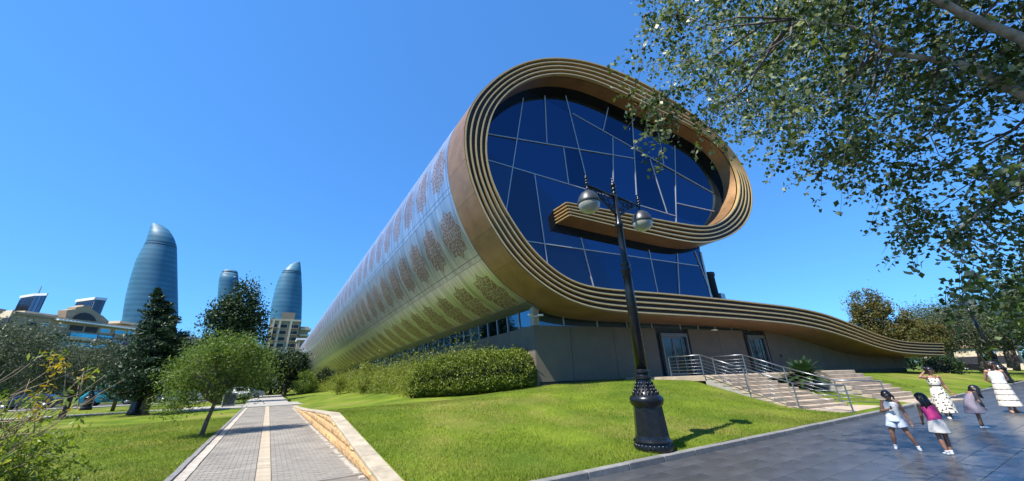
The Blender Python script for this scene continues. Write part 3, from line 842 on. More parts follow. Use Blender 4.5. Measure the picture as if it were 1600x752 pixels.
# return wall of the glazed storey at its free end, and the roof plant behind it
c0, c1 = to3(np.array(g2(1111, 466)), PG), to3(np.array(g2(1094, 394)), PG)
mpart('side_glazing', MB().add([c0, c0+EX*18, c1+EX*18+ZV*.4, c1], [(0, 1, 2, 3)]), M['facade_glass'])
mpart('corner_post', MB().tube([c0+PN*.02, c1+PN*.02], 0.07, 8), M['frame_grey'])
cy = onplane(1109.5, 446, PG+EX*3.5, PN)
cb = onplane(1109.5, 470, PG+EX*3.5, PN)
mpart('roof_vent', MB().lathe([(0.01, 0), (0.48, 0), (0.48, 3.0), (0.55, 3.02), (0.55, 3.3), (0.01, 3.34)], 24, tuple(np.array([cy[0], cy[1], cb[2]-0.9]))), M['dark_metal'], True)
cb2 = onplane(1125, 466, PG+EX*3.5, PN)
mpart('roof_box', MB().box(tuple(cb2+[-.35, -.3, -.3]), tuple(cb2+[.35, .4, .35])), M['frame_grey'])

# ---------------- entrance storey under the scroll
def wp(u, z, d=0.0): return P0+PD*u+PN*d+ZV*(z-P0[2])
def soffit(u, back=2.5):
    """height of the soffit above the wall line at u"""
    us = OL[st(35):, 0]; zs = OL[st(35):, 1]
    return PR[2]+float(np.interp(u, us, zs))-0.0245*2.5
U0 = -9.35; WT = 4.38; WB = 1.36
cuts = [U0, -7.0, -4.0, -0.47]
def wall_box(u0, u1, z0, z1a, z1b, name, material, d0=0.0, d1=-0.18):
    P = [wp(u0, z0, d0), wp(u1, z0, d0), wp(u1, z0, d1), wp(u0, z0, d1), wp(u0, z1a, d0), wp(u1, z1b, d0), wp(u1, z1b, d1), wp(u0, z1a, d1)]
    return mpart(name, MB().add(P, [(0, 3, 2, 1), (4, 5, 6, 7), (0, 1, 5, 4), (1, 2, 6, 5), (2, 3, 7, 6), (3, 0, 4, 7)]), material)
walls = [(U0, -7.0), (-7.0, -3.9), (-3.9, -0.47), (2.45, 5.3), (5.3, 7.95), (10.45, 13.4), (13.4, 17), (17, 20.5), (20.5, 24), (24, 27.5), (27.5, 29.8)]
for a, b in walls:
    za = min(WT, soffit(a)-.02); zb = min(WT, soffit(b)-.02)
    if min(za, zb) > WB+.1: wall_box(a+.012, b-.012, WB, za, zb, 'wall_panel', M['wall_panel'])
wall_box(U0+.1, 29.5, 0.4, WB-.012, WB-.012, 'plinth', M['dark_metal'], -0.10, -0.3)
wall_box(U0+.05, 29.6, WB, 2.2, 2.2, 'wall_backing', M['dark_metal'], -0.24, -0.3)
# doors
def door(u0, u1, z0, z1, label):
    f = MB(); 
    for (a, b, c, e) in ((u0, u0+.12, z0, z1), (u1-.12, u1, z0, z1), (u0+.12, u1-.12, z1-.22, z1)):
        f.frame_box(wp(0, 0), PD, PN, ZV, a, b, -0.16, 0.05, c-P0[2]+0-(-P0[2])*0-0, e-P0[2]) if False else f.frame_box(wp(0, P0[2]), PD, PN, ZV, a, b, -0.16, 0.05, c-P0[2], e-P0[2])
    fr = mpart('door_frame', f, M['door_frame']); fr['label'] = label
    um = (u0+u1)/2-.15
    for (a, b) in ((u0+.13, um), (um+.02, u1-.5)):
        lf = MB()
        for (p, q, c, e) in ((a, a+.07, z0, z1-.23), (b-.07, b, z0, z1-.23), (a+.07, b-.07, z0, z0+.14), (a+.07, b-.07, z1-.31, z1-.23)):
            lf.frame_box(wp(0, P0[2]), PD, PN, ZV, p, q, -0.10, -0.02, c-P0[2], e-P0[2])
        MBo = lf.build('door_leaf', M['door_frame'], fr)
        MB().frame_box(wp(0, P0[2]), PD, PN, ZV, a+.07, b-.07, -0.075, -0.055, z0+.14-P0[2], z1-.31-P0[2]).build('door_pane', M['door_dark'], fr)
        MB().tube([wp(b-.11 if a < um-.5 else a+.11, z0+.9, .03), wp(b-.11 if a < um-.5 else a+.11, z0+1.5, .03)], .018, 8).build('handle', M['rail'], fr, True)
    MB().frame_box(wp(0, P0[2]), PD, PN, ZV, u1-.49, u1-.13, -0.075, -0.055, z0-P0[2], z1-.23-P0[2]).build('side_light', M['door_dark'], fr)
    return fr
d1_ = door(-0.10, 2.22, 1.43, 4.08, 'door of the museum nearest the street lamp')
d2_ = door(8.30, 10.22, 1.43, 4.06, 'door of the museum behind the second railing')
wall_box(-0.47, 2.45, WB, WT, WT, 'door_recess', M['dark_metal'], -0.2, -0.3)
wall_box(7.95, 10.45, WB, WT, WT, 'door_recess', M['dark_metal'], -0.2, -0.3)
# strip of dark windows between the wall and the soffit
cu = [U0, -7.3, -4.9, -2.6, -0.55, 2.0, 3.7, 5.4, 7.1, 9.0, 11.0, 13.0, 15.0]
for a, b in zip(cu[:-1], cu[1:]):
    za, zb = soffit(a)+.05, soffit(b)+.05
    if min(za, zb) > WT+.06:
        wall_box(a+.04, b-.04, WT+.012, za, zb, 'clerestory_pane', M['dark_glass'], -0.20, -0.24)
        wall_box(b-.035, b+.035, WT+.012, zb, zb, 'clerestory_bar', M['frame_grey'], -0.16, -0.26)
# long side wall under the drum
SW = wp(U0, 0, 0.0)
sx, sy = SW[0], SW[1]
def bottom_z(y):                       # underside of the drum above the side wall
    q = np.interp(0, [0, 1], [0, 1])
    seg = OL[near_idx(803, 405):i_bot+12]
    X3 = np.array([to3(p) for p in seg]); i = int(np.argmin(np.abs(X3[:, 0]-sx)))
    return X3[i][2]-0.0245*(y-X3[i][1])
y = sy
sd_cuts = [sy+.03]+[sy+2.6*k for k in range(1, 16)]+[sy+2.6*15+6*k for k in range(1, 15)]
for a, b in zip(sd_cuts[:-1], sd_cuts[1:]):
    ta = WT-0.0245*(a-sy); tb = WT-0.0245*(b-sy)
    P = [(sx, a+.01, .3), (sx+.2, a+.01, .3), (sx+.2, b-.01, .3), (sx, b-.01, .3), (sx, a+.01, ta), (sx+.2, a+.01, ta), (sx+.2, b-.01, tb), (sx, b-.01, tb)]
    mpart('wall_panel', MB().add(P, [(0, 3, 2, 1), (4, 5, 6, 7), (0, 1, 5, 4), (1, 2, 6, 5), (2, 3, 7, 6), (3, 0, 4, 7)]), M['wall_panel'])
c_cuts = [sy+.3+1.3*k for k in range(0, 31)]+[sy+.3+39+5*k for k in range(1, 17)]
for a, b in zip(c_cuts[:-1], c_cuts[1:]):
    za, zb = WT-0.0245*(a-sy)+.015, WT-0.0245*(b-sy)+.015
    ta, tb = bottom_z(a)+.15, bottom_z(b)+.15
    mpart('clerestory_pane', MB().add([(sx+.12, a+.03, za), (sx+.12, b-.03, zb), (sx+.12, b-.03, tb), (sx+.12, a+.03, ta)], [(0, 1, 2, 3)]), M['dark_glass'])
    mpart('clerestory_bar', MB().add([(sx+.05, b-.03, zb), (sx+.2, b-.03, zb), (sx+.2, b+.03, zb), (sx+.05, b+.03, zb), (sx+.05, b+.12, tb), (sx+.2, b+.12, tb), (sx+.2, b+.18, tb), (sx+.05, b+.18, tb)],
          [(0, 3, 2, 1), (4, 5, 6, 7), (0, 1, 5, 4), (1, 2, 6, 5), (2, 3, 7, 6), (3, 0, 4, 7)]), M['frame_grey'])
# corner column with two security cameras
mpart('corner_column', MB().box((sx-.02, sy-.02, WT+.005), (sx+.36, sy+.34, bottom_z(sy)+.2)), M['concrete'])
for dx, dy, rz in ((-.34, -.1, .4), (.28, -.26, -.5)):
    ax = np.array([math.cos(rz), math.sin(rz), 0]); ay = np.array([-math.sin(rz), math.cos(rz), 0])
    tag(MB().frame_box((sx+dx, sy+dy, WT+.55), ax, ay, ZV, -.16, .16, -.05, .05, -.05, .05).tube([(sx+dx, sy+dy, WT+.55), (sx+.05, sy-.02, WT+.5)], .02, 6).build('security_camera', M['white'], None),
        'white security camera on the lawn corner of the museum, pointing along the %s' % ('drum' if dx < 0 else 'entrance wall'), 'camera')
lp = wp(4.9, WT-.02, .14)
tag(MB().frame_box(lp, PD, PN, ZV, -.22, .22, -.12, .06, -.05, .05).build('wall_light', M['white']), 'small white lamp high on the wall between the two museum doors', 'wall light')
tag(MB().frame_box(wp(11.6, 2.55, 0.03), PD, PN, ZV, -.07, .07, -.03, .03, -.11, .11).build('wall_box', M['dark_metal']), 'small black box on the museum wall beyond the second door', 'wall box')
# solid body inside so that nothing shows through
mpart('inner_wall', MB().add([wp(U0+.4, .3, -.4), wp(29, .3, -.4), wp(29, 1.5, -.4), wp(U0+.4, 1.5, -.4)], [(0, 1, 2, 3)]), M['dark_metal'])
# ================================================================== STREET LAMPS
def make_lamp(loc, rz, label, group):
    r = empty('street_lamp', loc, rz); tag(r, label, 'street lamp', group)
    ph = math.pi/8
    b = MB().lathe([(.38, 0), (.40, .03), (.40, .08), (.39, .13), (.38, .16), (.41, .18), (.41, .20), (.36, .24), (.35, .28)], 24)
    base = b.build('plinth', M['black_iron'], r, True); auto_smooth(base, 35)
    fl = MB()
    for k in range(28):                                           # leaf moulding round the foot
        a = 2*math.pi*k/28; fl.ball((math.cos(a)*.385, math.sin(a)*.385, .10), .04, 6, 4, (.7, .7, 1.3))
    fl.build('leaf_moulding', M['black_iron'], base, True)
    oct_ = MB().lathe([(.37, .22), (.355, .30), (.315, .86), (.305, .90)], 8, phase=ph).build('pedestal', M['black_iron'], r)
    bulge = MB().lathe([(.30, .86), (.345, .91), (.37, .98), (.37, 1.02), (.345, 1.07), (.29, 1.10), (.265, 1.13), (.20, 1.26), (.172, 1.38), (.17, 1.42), (.20, 1.44), (.20, 1.48), (.155, 1.51), (.145, 1.54), (.175, 1.57), (.175, 1.61), (.13, 1.65)], 24).build('pedestal_cap', M['black_iron'], r, True)
    auto_smooth(bulge, 35)
    orn = MB()
    rg = np.random.default_rng(3)
    for k in range(16):                                           # acanthus relief
        a = 2*math.pi*k/16
        for (rr, z, s_) in ((.27, 1.14, .036), (.235, 1.20, .032), (.21, 1.27, .03), (.19, 1.34, .026)):
            da = (rg.random()-.5)*.2; orn.ball((math.cos(a+da)*rr, math.sin(a+da)*rr, z), s_, 6, 4, (.8, .8, 1.4))
    orn.build('relief_ornament', M['black_iron'], bulge, True)
    MB().lathe([(.135, 1.62), (.112, 3.6), (.105, 4.0), (.135, 4.03), (.135, 4.08), (.105, 4.11), (.115, 4.16), (.13, 4.2), (.115, 4.26), (.092, 4.30), (.080, 5.25), (.11, 5.28), (.11, 5.36), (.075, 5.40), (.07, 6.28)], 20).build('post', M['black_iron'], r, True)
    def finial(x, z, s):
        f = MB().lathe([(.055*s, 0), (.085*s, .03*s), (.085*s, .07*s), (.05*s, .1*s), (.05*s, .14*s), (.085*s, .17*s), (.085*s, .21*s), (.05*s, .24*s), (.05*s, .28*s), (.095*s, .32*s), (.095*s, .36*s), (.06*s, .41*s), (.03*s, .50*s), (.022*s, .54*s), (.035*s, .57*s), (.0, .64*s)], 14, (x, 0, z))
        f.build('finial', M['black_iron'], r, True)
    finial(0, 6.26, .9)
    AL = 1.12
    for s in (-1, 1):
        a = MB().tube([(0, 0, 6.20), (s*AL*.5, 0, 6.22), (s*AL*1.02, 0, 6.22)], [.045, .04, .036], 8)
        pts = [(s*.05, 0, 5.62), (s*.20, 0, 5.72), (s*.48, 0, 5.90), (s*.78, 0, 6.06), (s*AL*.95, 0, 6.16)]
        a.tube(pts, [.035, .032, .03, .028, .025], 8)
        arm = a.build('arm', M['black_iron'], r, True)
        sc = MB()                                                 # pierced scrollwork in the bracket
        for (cx, cz, rr) in ((.19, 5.98, .13), (.42, 6.05, .09), (.61, 6.10, .07), (.78, 6.14, .045), (.14, 5.78, .07)):
            c = [(s*(cx+rr*(1-.04*q)*math.cos(q)), 0, cz+rr*(1-.04*q)*math.sin(q)) for q in np.linspace(0, 2*math.pi, 17)]
            sc.tube(c, .017, 5, False)
        for (cx, cz) in ((.30, 5.88), (.52, 6.0), (.70, 6.08)): sc.ball((s*cx, 0, cz), .035, 8, 6)
        sc.build('scrollwork', M['black_iron'], arm, True)
        finial(s*AL, 6.24, .58)
        MB().tube([(s*AL, 0, 6.24), (s*AL, 0, 5.98)], .028, 8).build('hanger', M['black_iron'], r, True)
        hood = MB().lathe([(.03, .40), (.06, .385), (.10, .37), (.19, .30), (.25, .21), (.283, .11), (.295, .06), (.295, .02), (.28, .0)], 28, (s*AL, 0, 5.66), cap=False).build('lamp_hood', M['lamp_hood'], r, True)
        MB().lathe([(.275, .01), (.275, -.02), (.262, -.09), (.215, -.17), (.13, -.225), (.05, -.243), (.0, -.245)], 28, (s*AL, 0, 5.66), cap=False).build('glass_bowl', M['lamp_glass'], hood, True)
        MB().ball((s*AL, 0, 5.62), .07, 10, 8, (1, 1, 1.6)).build('bulb', M['white'], hood, True)
    return r
M['lamp_hood'] = mat('lamp_hood', (0.07, 0.072, 0.075), 0.42, 0.5, var=0.1, scale=6)
def bowl_mat():
    m, t, b = nodes_mat('lamp_glass')
    b.inputs['Base Color'].default_value = (0.42, 0.43, 0.36, 1); b.inputs['Roughness'].default_value = 0.4
    b.inputs['Transmission Weight'].default_value = 0.3; b.inputs['IOR'].default_value = 1.2
    tc = N(t, 'ShaderNodeTexCoord'); wv = N(t, 'ShaderNodeTexWave', i_Scale=14.0); wv.bands_direction = 'Z'; L(t, tc.outputs['Object'], wv.inputs['Vector'])
    bp = N(t, 'ShaderNodeBump', i_Strength=0.3, i_Distance=0.01); L(t, wv.outputs[1], bp.inputs['Height']); L(t, bp.outputs[0], b.inputs['Normal'])
    return m
M['lamp_glass'] = bowl_mat()
LG = 'black cast iron lamps with two hanging globes'
lb = onz(1020, 702, 0.15)
lamp = make_lamp((7.24, 5.57, gz1(7.24, 5.57)-.02), R(2), 'black double globe street lamp on the museum lawn beside the tiled road', LG)
def lamp_copy(px, py, z, label, X=None, Y=None, rz=0.3):
    P = onX(px, py, X) if X else onz(px, py, z)
    c = copy_tree(lamp); c.location = (P[0], P[1], ground_z(P[0], P[1])-.01 if X else z); c.rotation_euler = (0, 0, rz); c['label'] = label; return c
lamp_copy(1563, 580, 0, 'black street lamp far along the right side lawn behind the woman in white', X=46)
lamp_copy(209, 648, 0.0, 'black street lamp with its pedestal right beside the dark fir trunk', rz=1.2)
lamp_copy(133, 641, 0.0, 'small distant street lamp standing by the street beside the teal truck', rz=.8)

# ================================================================== VEGETATION
def leaves(name, Cn, size, material, parent=None, aspect=0.5, up=0.3, rg=None, droop=0.0, kind=None):
    """rhombic leaves at the points Cn (n,3); size scalar or (n,)"""
    rg = rg or rng; n = len(Cn); size = np.broadcast_to(np.asarray(size, float), (n,))*(0.7+0.6*rg.random(n))
    d = rg.normal(size=(n, 3)); d[:, 2] -= droop; d /= np.linalg.norm(d, axis=1)[:, None]
    nn = rg.normal(size=(n, 3)); nn[:, 2] += up; s = np.cross(d, nn); s /= (np.linalg.norm(s, axis=1)[:, None]+1e-9)
    l = d*size[:, None]; wv = s*(size*aspect)[:, None]*.5
    fold = np.cross(l, wv); fold /= (np.linalg.norm(fold, axis=1)[:, None]+1e-9); fold *= (size*0.10)[:, None]
    V = np.empty((n, 4, 3)); V[:, 0] = Cn-l*.5; V[:, 1] = Cn+wv-l*.08+fold; V[:, 2] = Cn+l*.5; V[:, 3] = Cn-wv-l*.08+fold
    idx = np.arange(n)[:, None]*4
    me = mesh_np(name, V.reshape(-1, 3), (idx+np.array([[0, 1, 2, 3]])).ravel(), 4)
    return link(name, me, material, parent)

def limb_path(a, b, sag, rg, n=5, wob=0.06):
    a, b = np.array(a, float), np.array(b, float); l = np.linalg.norm(b-a); out = []
    for i in range(n+1):
        t = i/n; p = a+(b-a)*t; p[2] += sag*l*math.sin(math.pi*t)
        if 0 < i < n: p += rg.normal(size=3)*wob*l*.5
        out.append(p)
    return out

def make_tree(kind, label, cat, loc, trunk_h, trunk_r, ells, nclump, nleaf, clump_r, leaf, lmat, bark, group=None, seed=1, aspect=.5, droop=0.0, up=.3, lean=(0, 0), flat=1.0, nlimb=14, shell=.55):
    rg = np.random.default_rng(seed)
    root = empty(kind, loc); tag(root, label, cat, group)
    top = np.array([lean[0], lean[1], trunk_h])
    cl = []
    wts = np.array([e[3]*e[4]*e[5] for e in ells], float); wts /= wts.sum()
    while len(cl) < nclump:
        e = ells[rg.choice(len(ells), p=wts)]
        v = rg.normal(size=3); v /= np.linalg.norm(v); r = rg.random()**(1/3); r = shell+(1-shell)*r if rg.random() < .75 else r
        cl.append(np.array([e[0]+v[0]*e[3]*r, e[1]+v[1]*e[4]*r, e[2]+v[2]*e[5]*r]))
    cl = np.array(cl)
    tb = MB(); path_ = limb_path((0, 0, -.1), top, 0, rg, 5, .03)
    tb.tube(path_, np.linspace(trunk_r*1.15, trunk_r*.7, 6), 9)
    for k in range(min(nlimb, nclump)):
        c = cl[rg.integers(len(cl))]; a = np.array(path_[-1 if rg.random() < .6 else -2])
        tb.tube(limb_path(a, c, .06, rg), np.linspace(trunk_r*.5, trunk_r*.10, 6), 6)
    tb.build('trunk', bark, root, True)
    pts = []
    for c in cl:
        m_ = int(nleaf*(0.5+rg.random())); q = rg.normal(size=(m_, 3))*clump_r*np.array([1, 1, flat])*(0.6+.8*rg.random())
        if droop: q[:, 2] -= np.abs(rg.normal(size=m_))*clump_r*droop
        pts.append(c+q)
    leaves('crown', np.concatenate(pts), leaf, lmat, root, aspect, up, rg, droop*.6)
    return root

LM = dict(
 willow=leaf_mat('leaf_willow', [(.055,.105,.016),(.115,.185,.03),(.21,.275,.06)], .4),
 fir=leaf_mat('leaf_fir', [(.012,.03,.014),(.022,.05,.022),(.045,.08,.03)], .15),
 dark=leaf_mat('leaf_dark', [(.018,.038,.014),(.032,.062,.022),(.06,.095,.032)], .22),
 olive=leaf_mat('leaf_olive', [(.05,.07,.035),(.085,.11,.055),(.13,.15,.085)], .25),
 autumn=leaf_mat('leaf_autumn', [(.05,.065,.015),(.10,.095,.022),(.14,.085,.025),(.075,.11,.025),(.17,.15,.04)], .3),
 poplar=leaf_mat('leaf_poplar', [(.034,.058,.012),(.06,.098,.02),(.13,.175,.04),(.38,.41,.25)], .42, .35),
 hedge=leaf_mat('leaf_hedge', [(.05,.085,.012),(.12,.17,.02),(.27,.31,.05)], .3, .45),
 weed=leaf_mat('leaf_weed', [(.09,.15,.022),(.17,.22,.03),(.27,.28,.05),(.12,.17,.03)], .4),
 bush=leaf_mat('leaf_bush', [(.09,.15,.02),(.19,.26,.035),(.32,.36,.08)], .5, .4),
 yellow=leaf_mat('leaf_yellow', [(.30,.26,.03),(.45,.36,.03),(.35,.24,.03)], .4),
 palm=leaf_mat('leaf_palm', [(.02,.05,.018),(.04,.085,.025),(.07,.13,.04)], .15, .35),
)
# --- feathery light green tree beside the path
t1 = onz(313, 681, 0)
make_tree('willow_tree', 'light green feathery young tree standing on the left lawn at the path edge', 'tree', (t1[0], t1[1], 0), 1.35, .075,
          [(-.25,0,2.5,1.05,1.2,1.0),(.75,.1,2.65,.9,1.0,.75),(-1.15,0,1.75,.6,.8,.7),(.05,.2,3.25,.75,.8,.5),(1.55,.2,2.35,.55,.7,.6),(-.55,-.3,1.4,.6,.6,.55),(.7,-.3,1.65,.65,.6,.5),(1.15,0,3.0,.5,.5,.4)], 230, 80, .19, .115, LM['willow'], M['bark'], seed=4, aspect=.24, droop=.55, lean=(.22,0), nlimb=26, shell=.45)
def t_(z, h): return (z/h)**2
# --- dark firs and the poplar-like dark tree behind it
def conifer(label, loc, h, r, seed, group=None, n=130, lm='fir', zb=.14, per=55, lean=0.0):
    rg = np.random.default_rng(seed); root = empty('fir_tree', loc); tag(root, label, 'tree', group)
    MB().tube([(0, 0, -.1), (lean*.25, 0, h*.5), (lean*.94, 0, h*.97)], [h*.024, h*.015, .02], 8).build('trunk', M['bark'], root, True)
    pts = []; br = MB()
    for k in range(n):
        t = (k+rg.random())/n; z = h*(zb+(1-zb)*t); rr = r*(1-t)**.75*(.55+.6*rg.random())*(0.75+.25*min(1, t*8)); a = rg.random()*2*math.pi
        e = np.array([math.cos(a)*rr, math.sin(a)*rr, -.10*rr]); m_ = int(per*(.35+rr/r))
        s = rg.random(m_)**.6; q = np.array([lean*t_(z, h), 0, z])+e*s[:, None]; wd = (.05+.16*rr)*(1.15-.6*s)
        q += rg.normal(size=(m_, 3))*np.stack([wd, wd, wd*.4], 1); q[:, 2] += .12*rr*s*s
        pts.append(q)
        if k % 3 == 0: br.tube([(lean*t_(z, h), 0, z), tuple(np.array([lean*t_(z, h), 0, z])+e*.8)], [.03, .012], 5)
    br.build('branches', M['bark'], root, True)
    leaves('crown', np.concatenate(pts), h*.030, LM[lm], root, .32, .3, rg)
    return root
f1 = onz(226, 648, 0)
conifer('tall dark fir tree in front of the largest glass tower', (f1[0], f1[1], 0), 8.6, 2.7, 5, n=230, per=100, lean=-1.5)
make_tree('poplar_tree', 'tall dark bushy poplar rising behind the light green tree', 'tree', (-3.9, 47.5, 0), 5.5, .25,
          [(-1.0,0,7.2,1.9,1.8,3.2),(.6,0,7.6,1.6,1.6,3.6),(-.2,0,9.6,1.3,1.3,2.6),(1.9,0,6.6,1.0,1.1,2.6),(-2.0,0,6.4,1.0,1.0,2.4)], 210, 75, .33, .26, LM['dark'], M['bark'], seed=9, aspect=.6, flat=1.5, nlimb=10)
# --- olive trees on the left
def olive(label, P, s, seed, lm='olive', group='grey green trees on the far lawns', lean=(0, 0)):
    return make_tree('olive_tree', label, 'tree', P, 1.5*s, .15*s, [(0,0,2.9*s,1.9*s,1.9*s,1.5*s),(1.1*s,.3,2.4*s,1.2*s,1.2*s,1.0*s),(-1.1*s,-.2,2.5*s,1.3*s,1.2*s,1.1*s),(.2*s,0,3.8*s,1.2*s,1.2*s,.8*s)], 150, 62, .27*s, .145*s, LM[lm], M['bark'], group, seed, aspect=.33, lean=lean, nlimb=12)
olive('broad grey green olive tree left of the hotel', (-14.9, 37.0, 0), 1.32, 21)
olive('rounded olive tree between the yellowing bush and the dark fir', (-11.6, 39.5, 0), 1.12, 22)
olive('olive tree at the far left edge of the lawn', (-18.6, 38.0, 0), 1.25, 23)
conifer('small dark fir tree between the olive tree and the tall fir', (-10.3, 44.0, 0), 5.6, 1.3, 24, n=90, per=50)
conifer('dark fir tree standing behind the tall fir', (-9.4, 49.5, 0), 7.0, 2.3, 26, n=110, per=50, zb=.05)
olive('dark leafy tree beyond the street behind the olive trees', (-15.5, 70.0, 0), 1.9, 27, 'dark')
olive('dark leafy tree beyond the street below the hotel corner', (-24.0, 68.0, 0), 1.8, 28, 'dark')
olive('dark leafy tree beyond the street under the apartment tower', (-9.0, 66.0, 0), 1.6, 29, 'dark')
# --- trees arching over the far end of the path
make_tree('plane_tree', 'dark tree arching over the far end of the path from the left', 'tree', (-2.6, 62, 0), 2.2, .28, [(0,0,4.2,2.6,3,2.2),(1.8,0,4.7,2.0,2.6,1.4),(-1.5,0,3.2,1.8,2.2,2.0)], 150, 80, .36, .26, LM['dark'], M['bark'], seed=31, aspect=.6)
make_tree('plane_tree', 'dark tree arching over the far end of the path below the apartment tower', 'tree', (2.2, 66, 0), 2.4, .26, [(0,0,4.3,2.6,3,2.0),(1.2,0,3.0,1.4,2.2,1.8)], 130, 80, .36, .26, LM['dark'], M['bark'], seed=32, aspect=.6)
make_tree('plane_tree', 'dark tree filling the gap at the very end of the path', 'tree', (0.5, 78, 0), 1.2, .26, [(0,0,3.0,4.6,2,3.0),(-4,0,3.0,3,2,2.8)], 170, 80, .42, .32, LM['dark'], M['bark'], seed=33, aspect=.6)
make_tree('shrub', 'yellow green shrub under the far end of the steel drum', 'shrub', (4.4, 62, gz1(4.4, 62)), .4, .08, [(0,0,1.5,1.3,1.5,1.6),(.6,0,.9,1.2,1.3,.9)], 70, 70, .26, .19, LM['willow'], M['bark'], seed=34)
make_tree('shrub', 'dark leafy shrub against the bottom of the drum at its far end', 'shrub', (7.6, 66, gz1(7.6, 66)), .4, .08, [(0,0,1.6,1.4,1.5,1.7)], 70, 70, .26, .2, LM['dark'], M['bark'], seed=35)
# --- right side
make_tree('autumn_tree', 'tree with browning autumn leaves behind the tail of the scroll', 'tree', (60.5, 11.3, .8), 2.6, .25, [(0,-.2,5.4,2.3,2.6,2.5),(0,.6,7.6,1.6,1.6,2.1),(0,-1.8,4.4,1.7,1.6,1.5),(0,1.8,4.6,1.7,1.6,1.6)], 260, 62, .30, .24, LM['autumn'], M['bark'], seed=41, aspect=.55, nlimb=24)
RG = 'trees along the far right lawn'
specs = [(64, 8.2, 1.25, 'olive', 'grey green tree with bare leaning stems just right of the autumn tree'), (63, 5.6, 1.35, 'olive', 'round grey green tree left of the distant lamp post'),
         (66, 3.6, 1.35, 'dark', 'dark green tree right behind the distant lamp post'), (70, 1.0, 1.5, 'dark', 'dark tree behind the head of the woman in white'), (58, -.8, 1.75, 'willow', 'light green tree at the right edge behind the woman in white'),
         (80, 9.5, 1.7, 'olive', 'pale tree farther back in the gap of the right tree row'), (85, 5, 1.9, 'dark', 'tall dark tree at the back of the right tree row'), (84, -2, 2.0, 'dark', 'dark tree at the back of the row near the right edge')]
for i, (x, y, s, lm, lab) in enumerate(specs):
    olive(lab, (x, y, .8), s*1.15, 50+i, lm, RG, lean=(.3, -.5))
make_tree('shrub', 'small autumn coloured shrub touching the tip of the scroll tail', 'shrub', (57, 7.3, .8), .8, .08, [(0,0,3.6,1.1,1.3,1.3),(0,.6,2.6,1.0,1.2,1.0)], 70, 60, .24, .2, LM['autumn'], M['bark'], seed=44)
make_tree('shrub', 'dark green shrub in the shade under the scroll tail', 'shrub', (52.6, 6.8, .75), .3, .08, [(0,0,.8,1.0,1.2,.8)], 50, 60, .22, .16, LM['dark'], M['bark'], seed=45)

